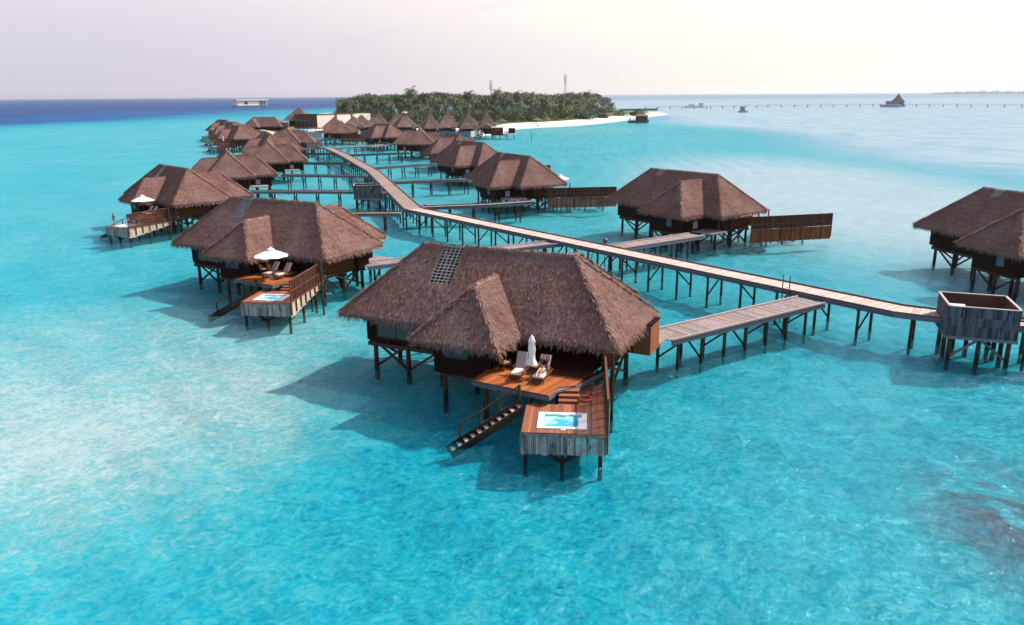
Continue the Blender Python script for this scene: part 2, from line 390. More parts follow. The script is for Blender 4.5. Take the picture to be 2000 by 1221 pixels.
# ---------------------------------------------------------------- mesh helpers
def tag(o, label=None, cat=None, group=None, kind=None):
    if label: o['label'] = label
    if cat: o['category'] = cat
    if group: o['group'] = group
    if kind: o['kind'] = kind
    return o
def empty(name, loc=(0, 0, 0), rz=0.0, label=None, cat=None, group=None):
    o = bpy.data.objects.new(name, None)
    o.location = loc; o.rotation_euler = (0, 0, rz)
    o.empty_display_size = .3
    col.objects.link(o)
    return tag(o, label, cat, group)
def copy_tree(o, parent=None):
    c = o.copy(); col.objects.link(c)
    if parent: c.parent = parent
    for ch in list(o.children): copy_tree(ch, c)
    return c
class MB:
    def __init__(s, my=1):
        s.v = []; s.f = []; s.t = []; s.my = my
    def add(s, vs, fs, tone=None):
        n = len(s.v)
        tone = random.random() if tone is None else tone
        if s.my < 0:
            vs = [(a, -b, c) for a, b, c in vs]
            fs = [tuple(reversed(f)) for f in fs]
        s.v += [tuple(x) for x in vs]
        s.f += [tuple(i + n for i in f) for f in fs]
        s.t += [tone] * len(fs)
        return s
    def hexa(s, b4, t4, tone=None):
        return s.add(list(b4) + list(t4), [(3, 2, 1, 0), (4, 5, 6, 7), (0, 1, 5, 4), (1, 2, 6, 5), (2, 3, 7, 6), (3, 0, 4, 7)], tone)
    def box(s, x0, y0, z0, x1, y1, z1, tone=None):
        return s.hexa([(x0, y0, z0), (x1, y0, z0), (x1, y1, z0), (x0, y1, z0)], [(x0, y0, z1), (x1, y0, z1), (x1, y1, z1), (x0, y1, z1)], tone)
    def prism(s, poly, z0, z1, tone=None):
        n = len(poly)
        a = sum(poly[i][0] * poly[(i + 1) % n][1] - poly[(i + 1) % n][0] * poly[i][1] for i in range(n))
        if a < 0: poly = poly[::-1]
        vs = [(x, y, z0) for x, y in poly] + [(x, y, z1) for x, y in poly]
        fs = [tuple(range(n - 1, -1, -1)), tuple(range(n, 2 * n))] + [(i, (i + 1) % n, n + (i + 1) % n, n + i) for i in range(n)]
        return s.add(vs, fs, tone)
    def beam(s, p, q, w, h, tone=None, up=(0, 0, 1)):
        p, q = Vector(p), Vector(q)
        d = (q - p).normalized(); upv = Vector(up)
        if abs(d.dot(upv)) > .98: upv = Vector((1, 0, 0))
        r = d.cross(upv).normalized() * w / 2; u = r.cross(d).normalized() * h / 2
        c = lambda a: [tuple(a - r - u), tuple(a + r - u), tuple(a + r + u), tuple(a - r + u)]
        return s.add(c(p) + c(q), [(0, 1, 2, 3), (7, 6, 5, 4), (4, 5, 1, 0), (5, 6, 2, 1), (6, 7, 3, 2), (7, 4, 0, 3)], tone)
    def tube(s, p, q, r0, r1=None, n=8, tone=None, cap=True):
        r1 = r0 if r1 is None else r1
        p, q = Vector(p), Vector(q)
        d = (q - p).normalized(); upv = Vector((0, 0, 1))
        if abs(d.dot(upv)) > .98: upv = Vector((1, 0, 0))
        a = d.cross(upv).normalized(); b = a.cross(d)
        vs = []
        for c, r in ((p, r0), (q, r1)):
            for i in range(n):
                w = 2 * math.pi * i / n
                vs.append(tuple(c + a * math.cos(w) * r + b * math.sin(w) * r))
        fs = [(i, i + n, (i + 1) % n + n, (i + 1) % n) for i in range(n)]
        if cap: fs += [tuple(range(n)), tuple(range(2 * n - 1, n - 1, -1))]
        return s.add(vs, fs, tone)
    def lathe(s, prof, n=16, c=(0, 0, 0), tone=None):
        vs = [(c[0] + r * math.cos(2 * math.pi * i / n), c[1] + r * math.sin(2 * math.pi * i / n), c[2] + z) for r, z in prof for i in range(n)]
        fs = [(j * n + i, j * n + (i + 1) % n, (j + 1) * n + (i + 1) % n, (j + 1) * n + i) for j in range(len(prof) - 1) for i in range(n)]
        fs += [tuple(range(n - 1, -1, -1)), tuple((len(prof) - 1) * n + i for i in range(n))]
        return s.add(vs, fs, tone)
    def planks(s, poly, ang, w, z0, z1, gap=.012):
        """a convex polygon laid with parallel boards running along ang"""
        d = (math.cos(ang), math.sin(ang)); nrm = (-d[1], d[0])
        ks = [x * nrm[0] + y * nrm[1] for x, y in poly]
        k = min(ks)
        while k < max(ks) - .01:
            pp = clip(clip(poly, nrm, k + gap / 2, 1), nrm, k + w - gap / 2, -1)
            if len(pp) > 2: s.prism(pp, z0, z1)
            k += w
        return s
    def build(s, name, mat, parent=None, smooth=False, loc=None):
        me = bpy.data.meshes.new(name)
        me.from_pydata(s.v, [], s.f)
        me.materials.append(M[mat] if isinstance(mat, str) else mat)
        at = me.attributes.new('tone', 'FLOAT', 'FACE')
        at.data.foreach_set('value', np.array(s.t, dtype=np.float32))
        if smooth: me.polygons.foreach_set('use_smooth', [True] * len(me.polygons))
        me.update()
        o = bpy.data.objects.new(name, me)
        col.objects.link(o)
        if parent is not None: o.parent = parent
        if loc: o.location = loc
        return o
def clip(poly, n, k, sgn):
    outp = []
    m = len(poly)
    for i in range(m):
        a, b = poly[i], poly[(i + 1) % m]
        da = sgn * (a[0] * n[0] + a[1] * n[1] - k); db = sgn * (b[0] * n[0] + b[1] * n[1] - k)
        if da >= 0: outp.append(a)
        if (da > 0) != (db > 0) and abs(da - db) > 1e-9:
            t = da / (da - db); outp.append((a[0] + (b[0] - a[0]) * t, a[1] + (b[1] - a[1]) * t))
    return outp

# ---------------------------------------------------------------- lagoon bottom, water, beach
def sstep(x, a, b):
    t = np.clip((x - a) / (b - a), 0, 1)
    return t * t * (3 - 2 * t)
def depth_field(X, Y):
    d = np.full_like(X, .565)
    mixv = lambda d, v, k: d * (1 - k) + v * k
    d = mixv(d, .42, sstep(Y, 50, 120))                       # a little paler further out
    d = mixv(d, .62, sstep(18 - np.hypot((X - 4) / 1.3, (Y - 33) / .9), 0, 16))
    el = np.hypot((X + 27) / 21, (Y - 49) / 25)               # the shallow sand bank left of the nearest villa
    d = mixv(d, .10, 1 - sstep(el, .35, 1.15))
    d = mixv(d, .26, .7 * (1 - sstep(np.hypot((X + 30) / 26, (Y - 62) / 15), .4, 1.2)))
    d = mixv(d, .10, .9 * (1 - sstep(np.hypot((X - 58) / 34, (Y - 150) / 75), .5, 1.2)))  # pale flats to the right, paled more to paint in sky sheen
    d = mixv(d, .74, .9 * sstep(X - (95 + 12 * np.sin(Y / 60)), 0, 45) * sstep(Y, 90, 180))
    line = Y - (500 + (X + 302) * 2.0)                        # the reef edge, far left
    left = sstep(-X, 60, 260)
    d = mixv(d, .90, sstep(line, -110, 330) * sstep(-X, 100, 420))
    d = mixv(d, 1.0, sstep(Y, 1000, 1700))
    d = mixv(d, 1.0, sstep(-X, 330, 700) * sstep(line, 0, 200))
    d = mixv(d, .28, .6 * (1 - sstep(np.hypot((X - 10) / 85, (Y - 450) / 60), .4, 1.3)))
    d = mixv(d, .90, .8 * sstep(Y, 700, 1000) * sstep(X, 60, 160))
    co = 1 - sstep(np.hypot((X - 24) / 7, (Y - 31) / 8), .3, 1.1)
    sheen = sstep(X - (88 + 10 * np.sin(Y / 50)), 0, 60) * sstep(Y, 110, 220) * (1 - .5 * sstep(Y, 1500, 4000))  # mask for the painted sky sheen
    sheen = np.maximum(sheen, .85 * (1 - sstep(np.hypot((X - 66) / 44, (Y - 160) / 105), .35, 1.2)))
    return d, co, sheen
def sheet(name, z, mat):
    n = 360
    u = np.linspace(-1, 1, n)
    xs = 40 * np.sinh(u * 7.2) / np.sinh(7.2) * 700
    v = np.linspace(-1, 1, n)
    ys = 60 + 40 * np.sinh(v * 7.2) / np.sinh(7.2) * 700
    X, Y = np.meshgrid(xs, ys)
    me = bpy.data.meshes.new(name)
    zz_ = np.full(n * n, z)
    if z < 0:      # gently rolling sand
        zz_ = (z + .16 * np.sin(X * .55 + 1.3 * np.sin(Y * .31)) * np.cos(Y * .47 + np.sin(X * .23)) + .12 * np.sin(X * 1.1 + Y * .9)).ravel()
    co = np.stack([X.ravel(), Y.ravel(), zz_], 1)
    idx = np.arange(n * n).reshape(n, n)
    fa = np.stack([idx[:-1, :-1].ravel(), idx[:-1, 1:].ravel(), idx[1:, 1:].ravel(), idx[1:, :-1].ravel()], 1)
    me.from_pydata(co.tolist(), [], fa.tolist())
    d, c, sheen = depth_field(X, Y)
    for nm, arr in (('depth', d), ('coral', c), ('sky_sheen', sheen)):
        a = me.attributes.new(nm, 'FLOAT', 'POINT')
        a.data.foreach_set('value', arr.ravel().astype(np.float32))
    me.materials.append(M[mat]); me.update()
    o = bpy.data.objects.new(name, me); col.objects.link(o)
    return tag(o, kind='structure')
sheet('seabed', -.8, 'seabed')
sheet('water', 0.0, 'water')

BEACH = [(-130, 520), (-112, 455), (-96, 412), (-60, 384), (-16, 378), (-7, 408), (1, 455), (16, 476), (32, 489), (51, 519), (73, 566), (100, 640), (134, 726),
         (150, 765), (128, 790), (112, 850), (70, 930), (-60, 960), (-215, 900), (-190, 760), (-150, 620)]
def smooth_poly(P, k=2):
    for _ in range(k):
        Q = []
        for i in range(len(P)):
            a, b = P[i], P[(i + 1) % len(P)]
            Q += [(a[0] * .75 + b[0] * .25, a[1] * .75 + b[1] * .25), (a[0] * .25 + b[0] * .75, a[1] * .25 + b[1] * .75)]
        P = Q
    return P
def beach():
    P = smooth_poly(BEACH)
    cx = sum(p[0] for p in P) / len(P); cy = sum(p[1] for p in P) / len(P)
    cx, cy = -20, 640
    n = len(P); vs = []; fs = []
    rings = [(1.02, -.75), (1.0, -.05), (.985, .35), (.95, 1.0), (.88, 1.5), (.6, 1.8)]
    for k, z in rings:
        vs += [(cx + (x - cx) * k + (random.uniform(-.6, .6) if k > .98 else 0), cy + (y - cy) * k, z) for x, y in P]
    for j in range(len(rings) - 1):
        fs += [(j * n + i, j * n + (i + 1) % n, (j + 1) * n + (i + 1) % n, (j + 1) * n + i) for i in range(n)]
    vs.append((cx, cy, 1.9)); m = len(vs) - 1
    fs += [((len(rings) - 1) * n + i, (len(rings) - 1) * n + (i + 1) % n, m) for i in range(n)]
    b = MB(); b.add(vs, fs, .5)
    tag(b.build('beach', 'sand', smooth=True), kind='structure')
    return P
beachP = beach()
def inside(x, y, P):
    c = False; n = len(P)
    for i in range(n):
        x1, y1 = P[i]; x2, y2 = P[(i + 1) % n]
        if (y1 > y) != (y2 > y) and x < (x2 - x1) * (y - y1) / (y2 - y1) + x1: c = not c
    return c
def edge_dist(x, y, P):
    best = 1e9; n = len(P)
    for i in range(n):
        x1, y1 = P[i]; x2, y2 = P[(i + 1) % n]
        dx, dy = x2 - x1, y2 - y1
        t = max(0, min(1, ((x - x1) * dx + (y - y1) * dy) / (dx * dx + dy * dy)))
        best = min(best, math.hypot(x - x1 - dx * t, y - y1 - dy * t))
    return best

# ---------------------------------------------------------------- thatched roofs
def blades(mb, tri_polys, dens, ln, wd, lift=.10):
    """short overlapping straw bundles, each running down its slope"""
    for P in tri_polys:
        P = [Vector(p) for p in P]
        n = (P[1] - P[0]).cross(P[2] - P[0])
        if n.length < 1e-6: continue
        n.normalize()
        if n.z < 0: n = -n
        down = Vector((0, 0, -1)); down = (down - n * down.dot(n)).normalized()
        side = down.cross(n)
        for i in range(1, len(P) - 1):
            a, b, c = P[0], P[i], P[i + 1]
            area = (b - a).cross(c - a).length / 2
            for _ in range(int(area * dens + random.random())):
                u, v = random.random(), random.random()
                if u + v > 1: u, v = 1 - u, 1 - v
                p = a + (b - a) * u + (c - a) * v
                L = ln * random.uniform(.6, 1.35); w = wd * random.uniform(.6, 1.4)
                dd = (down + side * random.gauss(0, .22)).normalized()
                s_ = dd.cross(n).normalized() * w / 2
                top = p - dd * L * .5 + n * .01
                tip = p + dd * L * .5 + n * (lift * random.uniform(.3, 1.2))
                t = min(1, max(0, random.gauss(.45, .26)))
                mb.add([top - s_, top + s_, tip + s_ * .5, tip - s_ * .5], [(0, 1, 2, 3)], t)
def fringe(mb, a, b, outn, dens=46, ln=.34):
    a, b = Vector(a), Vector(b); L = (b - a).length; o = Vector((outn[0], outn[1], 0)).normalized()
    for i in range(int(L * dens)):
        p = a.lerp(b, random.random()) + Vector((0, 0, random.uniform(-.28, .02))) - o * random.uniform(0, .2)
        l = ln * random.uniform(.5, 1.5); w = random.uniform(.02, .045)
        al = (b - a).normalized()
        tip = p + o * l * random.uniform(.35, .8) - Vector((0, 0, l * random.uniform(.5, 1))) + al * random.gauss(0, .10)
        t = min(1, max(0, random.gauss(.42, .25)))
        mb.add([p - al * w, p + al * w, tip + al * w * .3, tip - al * w * .3], [(0, 1, 2, 3)], t)
def caproll(mb, p, q, r=.17, n=None):
    """bundled straw along a ridge or hip"""
    p, q = Vector(p), Vector(q); L = (q - p).length; k = max(2, int(L / .45))
    prev = None
    for i in range(k):
        a = p.lerp(q, i / k); b = p.lerp(q, (i + 1) / k)
        rr = r * random.uniform(.85, 1.15)
        mb.tube(a - Vector((0, 0, r * .35)), b - Vector((0, 0, r * .35)), rr, rr * .96, 7, random.uniform(.35, .75), cap=False)
def hiproof_polys(T):
    L, Wd, s, he, xf, wf, pf, xb, wb, pb = T
    y0, y1 = -Wd / 2, Wd / 2; zr = he + s * Wd / 2; r = L / 2 - Wd / 2
    zz = lambda y: he + s * (Wd / 2 - abs(y))
    polys = {}
    hx0, hx1, hy0, hy1 = T_hole
    sg = -1 if hy0 < 0 else 1      # hole on the front or on the back slope
    def slope(sgn):
        e = sgn * Wd / 2
        if sgn == sg:
            far = hy0 if sgn < 0 else hy1
            P = [[(-L / 2, e, he), (hx0, e, he), (hx0, 0, zr), (-r, 0, zr)],
                 [(hx0, e, he), (hx1, e, he), (hx1, far, zz(far)), (hx0, far, zz(far))],
                 [(hx1, e, he), (L / 2, e, he), (r, 0, zr), (hx1, 0, zr)]]
        else:
            P = [[(-L / 2, e, he), (L / 2, e, he), (r, 0, zr), (-r, 0, zr)]]
        return P
    main = slope(-1) + slope(1) + [[(-L / 2, y0, he), (-r, 0, zr), (-L / 2, y1, he)], [(L / 2, y0, he), (L / 2, y1, he), (r, 0, zr)]]
    def wing(xc, w, pr, sgn):
        e = sgn * Wd / 2; o = sgn * (Wd / 2 + pr); zt = he + s * w
        a = o - sgn * w; bq = e - sgn * w
        return [[(xc - w, o, he), (xc + w, o, he), (xc, a, zt)],
                [(xc + w, o, he), (xc + w, e, he), (xc, bq, zt), (xc, a, zt)],
                [(xc - w, o, he), (xc, a, zt), (xc, bq, zt), (xc - w, e, he)]]
    wings = wing(xf, wf, pf, -1) + wing(xb, wb, pb, 1)
    ridges = [((-r, 0, zr), (hx0, 0, zr)), ((hx1, 0, zr), (r, 0, zr))]
    hips = [((-r, 0, zr), (-L / 2, y0, he)), ((-r, 0, zr), (-L / 2, y1, he)), ((r, 0, zr), (L / 2, y0, he)), ((r, 0, zr), (L / 2, y1, he))]
    for xc, w, pr, sgn in ((xf, wf, pf, -1), (xb, wb, pb, 1)):
        e = sgn * Wd / 2; o = sgn * (Wd / 2 + pr); zt = he + s * w; a = o - sgn * w
        ridges.append(((xc, a, zt), (xc, e - sgn * w, zt)))
        hips += [((xc, a, zt), (xc - w, o, he)), ((xc, a, zt), (xc + w, o, he))]
    eaves = [((-L / 2, y0, he), (xf - wf, y0, he), (0, -1)), ((xf + wf, y0, he), (L / 2, y0, he), (0, -1)),
             ((-L / 2, y1, he), (xb - wb, y1, he), (0, 1)), ((xb + wb, y1, he), (L / 2, y1, he), (0, 1)),
             ((-L / 2, y0, he), (-L / 2, y1, he), (-1, 0)), ((L / 2, y0, he), (L / 2, y1, he), (1, 0))]
    for xc, w, pr, sgn in ((xf, wf, pf, -1), (xb, wb, pb, 1)):
        e = sgn * Wd / 2; o = sgn * (Wd / 2 + pr)
        eaves += [((xc - w, o, he), (xc + w, o, he), (0, sgn)), ((xc - w, o, he), (xc - w, e, he), (-1, 0)), ((xc + w, o, he), (xc + w, e, he), (1, 0))]
    return main, wings, ridges, hips, eaves, zr
def shell(mb, P, th=.30):
    n = len(P); lo_ = [(x, y, z - th) for x, y, z in P]
    up = (Vector(P[1]) - Vector(P[0])).cross(Vector(P[2]) - Vector(P[0])).z > 0
    f = [tuple(range(n)), tuple(range(2 * n - 1, n - 1, -1))] + [(i, i + n, (i + 1) % n + n, (i + 1) % n) for i in range(n)]
    if not up: f = [tuple(reversed(q)) for q in f]
    mb.add(list(P) + lo_, f, .35)

# ---------------------------------------------------------------- the overwater villa
FR20 = R(20.4)
def spa(u, v):                       # spa deck frame: u along its sea edge, v towards the villa
    return (7.46 + u * math.cos(FR20) - v * math.sin(FR20), -12.32 + u * math.sin(FR20) + v * math.cos(FR20))
ZD, ZS = 2.40, 1.82
FENCE = [None]                  # terrace and spa deck levels
def make_villa(T, hole, my, dens):
    global T_hole
    T_hole = hole
    root = empty('overwater_villa')
    B = lambda: MB(my)
    main, wings, ridges, hips, eaves, zr = hiproof_polys(T)
    he = T[3]
    m = B()
    for P in main + wings: shell(m, P)
    blades(m, main + wings, dens, .40, .055, .06)
    for e in eaves: fringe(m, *e)
    for a, b in ridges: caproll(m, a, b, .16)
    for a, b in hips:
        a_ = Vector(a); b_ = Vector(b)
        caproll(m, a_, b_, .10)
        # loose straw over the hips, toned lighter to paint the light they catch
        d = (b_ - a_); Lh = d.length
        for _ in range(int(Lh * 60)):
            p = a_.lerp(b_, random.random()) + Vector((random.gauss(0, .1), random.gauss(0, .1), .05))
            dn = d.normalized() + Vector((random.gauss(0, .35), random.gauss(0, .35), 0))
            s_ = Vector((-dn.y, dn.x, 0)).normalized() * .028
            q = p + dn.normalized() * .36 + Vector((0, 0, .02))
            m.add([p - s_, p + s_, q + s_ * .4, q - s_ * .4], [(0, 1, 2, 3)], min(1, max(0, random.gauss(.68, .2))))
    roof = m.build('thatched_roof', 'thatch', root)
    # open lattice where the thatch is missing
    x0, x1, ya, yb = hole; sg = -1 if ya < 0 else 1
    Wd, s = T[1], T[2]; far = ya if sg < 0 else yb
    zz = lambda y: he + s * (Wd / 2 - abs(y)) - .12
    m = B()
    nx = 5
    for i in range(nx + 1):
        x = x0 + (x1 - x0) * i / nx
        m.beam((x, 0, zz(0)), (x, far, zz(far)), .075, .07)
    ny = max(3, int(abs(far) / .17))
    for j in range(ny + 1):
        y = far * j / ny
        m.beam((x0 - .1, y, zz(y) + .06), (x1 + .1, y, zz(y) + .06), .06, .045)
    m.beam((x0 - .1, 0, zr - .03), (x1 + .1, 0, zr - .03), .12, .12)
    m.beam((x0 + .2, 0, zz(0) - .3), (x1 - .3, far, zz(far) - .9), .12, .1)
    m.build('lattice', 'batten', roof)
    # walls
    L2 = T[0] / 2 - 1.35; W2 = Wd / 2 - 1.15
    xf, wf, pf, xb, wb, pb = T[4:]
    m = B()
    m.box(-L2, -W2, 2.0, 2.6, W2, he + .55)
    m.box(2.6, -W2 + 2.1, 2.0, L2, W2, he + .55)
    m.box(-L2 + .3, -W2 + .3, 1.75, 2.3, W2 - .3, 2.0)
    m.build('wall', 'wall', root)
    m = B()
    m.box(xf - 2.0, -(Wd / 2 + pf - 1.15), 1.72, 2.6, -W2, he + .4)
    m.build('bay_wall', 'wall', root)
    m = B()
    m.box(xb - wb + 1.0, W2, 1.8, xb + wb - 1.0, Wd / 2 + pb - 1.1, he + .4)
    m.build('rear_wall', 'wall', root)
    # side gallery wall on the terrace side
    m = B()
    m.box(L2, -3.1, 2.28, L2 + .12, W2 + .2, 3.35)
    m.box(L2 - .05, -3.15, 2.16, L2 + .30, W2 + .2, 2.278)
    m.build('side_screen', 'wallred', root)
    m = B(); m.box(L2 + .05, 1.25, 2.05, 9.0, 2.9, 3.9)
    m.build('entrance_porch', 'wall', root)
    m = B(); m.prism([(7.6, 3.0), (10.2, 3.3), (10.4, 6.4), (7.3, 6.4)], 2.08, 2.22)
    m.build('entrance_deck', 'jettydeck', root)
    # windows
    def win(xa, xb_, yy, za, zb, nz, mat, dirx=True):
        fr = B()
        t = .07
        if dirx:
            y_ = yy
            for k in range(nz + 1):
                x = xa + (xb_ - xa) * k / nz
                fr.box(x - t / 2, y_ - .06, za, x + t / 2, y_ - .003, zb)
            fr.box(xa, y_ - .055, za - t, xb_, y_ - .004, za); fr.box(xa, y_ - .055, zb, xb_, y_ - .004, zb + t)
            g = B(); g.box(xa + .02, y_ - .03, za + .02, xb_ - .02, y_ + .01, zb - .02)
        else:
            x_ = yy
            for k in range(nz + 1):
                y = xa + (xb_ - xa) * k / nz
                fr.box(x_ - .06, y - t / 2, za, x_ - .003, y + t / 2, zb)
            fr.box(x_ - .055, xa, za - t, x_ - .004, xb_, za); fr.box(x_ - .055, xa, zb, x_ - .004, xb_, zb + t)
            g = B(); g.box(x_ - .03, xa + .02, za + .02, x_ + .01, xb_ - .02, zb - .02)
        w = fr.build('window', 'frame', root); g.build('pane', mat, w)
    win(-L2 + .9, -1.7, -W2, 2.35, 4.05, 4, 'glass')
    win(-.5, 1.1, -(Wd / 2 + pf - 1.15), 2.85, 3.85, 3, 'glass')
    win(3.4, 6.6, -W2 + 2.1, 2.45, 4.3, 4, 'glass')
    yb_ = Wd / 2 + pb - 1.1
    m = B(); m.box(xb + .2, yb_ + .003, 2.5, xb + 1.0, yb_ + .05, 4.0); m.build('rear_window', 'glassblue', root)
    m = B(); m.box(xb + wb - .9, 4.4, 2.25, xb + wb - .85, 5.2, 3.1); m.build('door_plate', 'palegrey', root)
    # terrace
    m = B()
    terr = [(2.45, -8.15), (7.35, -8.55), (7.4, -7.2), (8.1, -6.5), (8.75, -3.2), (8.75, -1.0), (2.45, -1.0)]
    for P in ([(2.45, -8.15), (7.35, -8.55), (7.4, -7.2), (7.4, -1.0), (2.45, -1.0)], [(7.4, -7.2), (8.1, -6.5), (8.3, -3.2), (8.3, -1.0), (7.4, -1.0)]):
        m.planks(clip(P, (0, 1), -5.45, -1), R(80), .145, ZD - .05, ZD)
    m.build('terrace_deck', 'teak2', root)
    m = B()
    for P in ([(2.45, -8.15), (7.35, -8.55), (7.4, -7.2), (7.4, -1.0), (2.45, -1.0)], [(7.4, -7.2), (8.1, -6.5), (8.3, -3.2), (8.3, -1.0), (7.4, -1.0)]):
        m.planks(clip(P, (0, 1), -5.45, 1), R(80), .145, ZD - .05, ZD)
    m.build('inner_deck', 'shadeteak', root)
    m = B()
    for a, b in zip(terr[:4], terr[1:5]):
        m.beam((a[0], a[1], ZD - .20), (b[0], b[1], ZD - .20), .06, .24)
    m.beam((2.45, -8.15, ZD - .2), (2.45, -6.2, ZD - .2), .06, .24)
    m.prism([(2.6, -7.9), (7.2, -8.3), (8.0, -6.4), (8.2, -1.2), (2.6, -1.2)], ZD - .18, ZD - .06)
    m.build('terrace_fascia', 'fascia', root)
    # steps
    m = B()
    for k in range(3):
        z = ZD - .145 * (k + 1)
        v0 = 5.15 - k * .40
        q = [spa(1.72, v0 - .44), spa(2.85, v0 - .44), spa(2.85, v0 + .02), spa(1.72, v0 + .02)]
        m.prism(q, z - .05, z, .4 + .3 * (k % 2))
        m.prism([spa(1.74, v0 - .42), spa(2.83, v0 - .42), spa(2.83, v0 - .38), spa(1.74, v0 - .38)], z - .14, z - .052, .1)
    m.build('steps', 'teak', root)
    # spa deck
    m = B()
    a20 = FR20 + R(90)
    for P in ([spa(0, 0), spa(.72, 0), spa(.72, 3.75), spa(0, 3.75)], [spa(.72, 0), spa(3.28, 0), spa(3.28, .45), spa(.72, .45)],
              [spa(.72, 2.55), spa(3.28, 2.55), spa(3.28, 3.75), spa(.72, 3.75)], [spa(3.28, 0), spa(4.14, 0), spa(4.14, 3.75), spa(3.28, 3.75)],
              [spa(1.72, 3.75), spa(4.14, 3.75), spa(4.14, 6.9), spa(1.72, 6.9)]):
        m.planks(P, a20, .14, ZS - .05, ZS)
    m.build('spa_deck', 'teak', root)
    m = B()
    for a, b in (((0, 0), (4.18, 0)), ((0, 0), (0, 3.8)), ((4.16, 0), (4.16, 7.0)), ((0, 3.78), (1.7, 3.78))):
        p, q = spa(*a), spa(*b)
        m.beam((p[0], p[1], ZS - .16), (q[0], q[1], ZS - .16), .07, .2)
    m.build('spa_fascia', 'slat', root)
    m = B()
    k = 0.0
    while k < 4.1:
        p = spa(k + .045, -.06); q = spa(k + .045, -.03)
        zb = .66 + random.uniform(-.06, .05)
        m.hexa([(*spa(k, -.075), zb), (*spa(k + .085, -.075), zb), (*spa(k + .085, -.04), zb), (*spa(k, -.04), zb)],
               [(*spa(k, -.075), ZS - .2), (*spa(k + .085, -.075), ZS - .2), (*spa(k + .085, -.04), ZS - .2), (*spa(k, -.04), ZS - .2)])
        k += .105
    m.build('front_skirt', 'slat', root)
    m = B()
    k = 0.0
    while k < 3.7:
        zb = .70 + random.uniform(-.06, .05)
        pts = [spa(-.07, k), spa(-.035, k), spa(-.035, k + .085), spa(-.07, k + .085)]
        m.hexa([(*p, zb) for p in pts], [(*p, ZS - .2) for p in pts]); k += .105
    m.build('side_skirt', 'slat', root)
    m = B()
    # privacy fence
    m = B()
    nb = 8
    f0, f1 = (Vector(spa(4.28, 0)), Vector(spa(4.28, 8.6))) if my > 0 else (Vector((15.1, -10.4)), Vector((10.9, -.2)))
    FL = (f1 - f0).length; fd = (f1 - f0) / FL; fn = Vector((fd.y, -fd.x)); fp = lambda v, o=0.0: tuple(f0 + fd * v + fn * o)
    ztop = 3.66
    for i in range(nb + 1):
        v = FL * i / nb
        p = fp(v)
        m.beam((*p, .75 + (.1 if my > 0 else -.08) * i), (*p, ztop + (.0 if i < nb else .5)), .09, .09)
    for z in (ZS + .06, 2.76, ztop):
        p, q = fp(0), fp(FL)
        m.beam((*p, z), (*q, z), .07 if z < 3 else .12, .07)
    m.build('fence_frame', 'fenceframe', root)
    m = B(); k = 0.0
    while k < (6.6 if my > 0 else FL - .1):
        zb = (.55 + .14 * int(k / 1.1) if my > 0 else .50) + random.uniform(-.04, .04)
        o0 = -.10
        pts = [fp(k, o0), fp(k, o0 + .035), fp(k + .1, o0 + .035), fp(k + .1, o0)]
        m.hexa([(*p, zb) for p in pts], [(*p, ZS - .05 + (.35 if my < 0 else 0)) for p in pts]); k += .115
    m.build('fence_skirt', 'fencelow' if my < 0 else 'cream', root)  # light passing through the mirrored villas' boards is put into their orange
    for i in range(nb):
        g = B()
        k = 0.05; w = FL / nb
        step, wid = (.105, .1035) if my < 0 else (.085, .05)
        while k < w - .1:
            pts = [fp(i * w + k, -.035), fp(i * w + k, -.02), fp(i * w + k + wid, -.02), fp(i * w + k + wid, -.035)]
            g.hexa([(*p, ZS + .1 + (.25 if my < 0 else 0)) for p in pts], [(*p, ztop - .04) for p in pts]); k += step
        g.build('fence_panel', 'darkfence', root)
    # stairs into the water
    A = Vector((5.95, -8.95, ZS - .1)); Bq = Vector((3.05, -11.95, -.35))
    d = (Bq - A); dh = Vector((d.x, d.y, 0)).normalized(); sd = Vector((-dh.y, dh.x, 0)) * .42
    m = B()
    for sgn in (-1, 1):
        m.beam(A + sd * sgn, Bq + sd * sgn, .08, .42, .3)
    m.build('stair_stringers', 'stilt', root)
    m = B()
    for k in range(11):
        c = A.lerp(Bq, (k + .3) / 11)
        m.hexa([tuple(c - sd - dh * .13 + Vector((0, 0, -.03))), tuple(c + sd - dh * .13 + Vector((0, 0, -.03))), tuple(c + sd + dh * .13 + Vector((0, 0, -.03))), tuple(c - sd + dh * .13 + Vector((0, 0, -.03)))][::-1],
               [tuple(c - sd - dh * .13 + Vector((0, 0, .02))), tuple(c + sd - dh * .13 + Vector((0, 0, .02))), tuple(c + sd + dh * .13 + Vector((0, 0, .02))), tuple(c - sd + dh * .13 + Vector((0, 0, .02)))][::-1])
    m.build('stair_treads', 'slat', root)
    m = B()
    r0 = A - sd * 1.02; r1 = A.lerp(Bq, .82) - sd * 1.02
    if (r0 - Vector((5, -8, 0))).length > (A + sd - Vector((5, -8, 0))).length:
        r0 = A + sd * 1.02; r1 = A.lerp(Bq, .82) + sd * 1.02
    m.beam(r0 + Vector((0, 0, 1.0)), r1 + Vector((0, 0, .95)), .06, .07, .5)
    for t in (0, .33, .66, 1):
        p = r0.lerp(r1, t); m.beam(p - Vector((0, 0, .25)), p + Vector((0, 0, 1.0)), .09, .09, .5)
    m.beam(r0 - Vector((0, 0, .4)), r0 + Vector((0, 0, 1.05)), .14, .14, .6)
    m.build('stair_handrail', 'stilt', root)
    # stilts and braces
    def stilt(x, y, ztop_, r=.17):
        q = B(); q.tube((x, y, -1.05), (x + random.uniform(-.04, .04), y, ztop_), r, r * .9, 8)
        q.build('stilt', 'stilt', root)
    def brace(p, q_):
        b = B(); b.beam(p, q_, .12, .16); b.build('brace', 'stilt', root)
    xs = [-7.9, -5.3, -2.7, -.1, 2.8, 5.5, 8.1]
    for x in xs:
        stilt(x, -W2 + .25, 2.05); stilt(x, W2 - .25, 2.05)
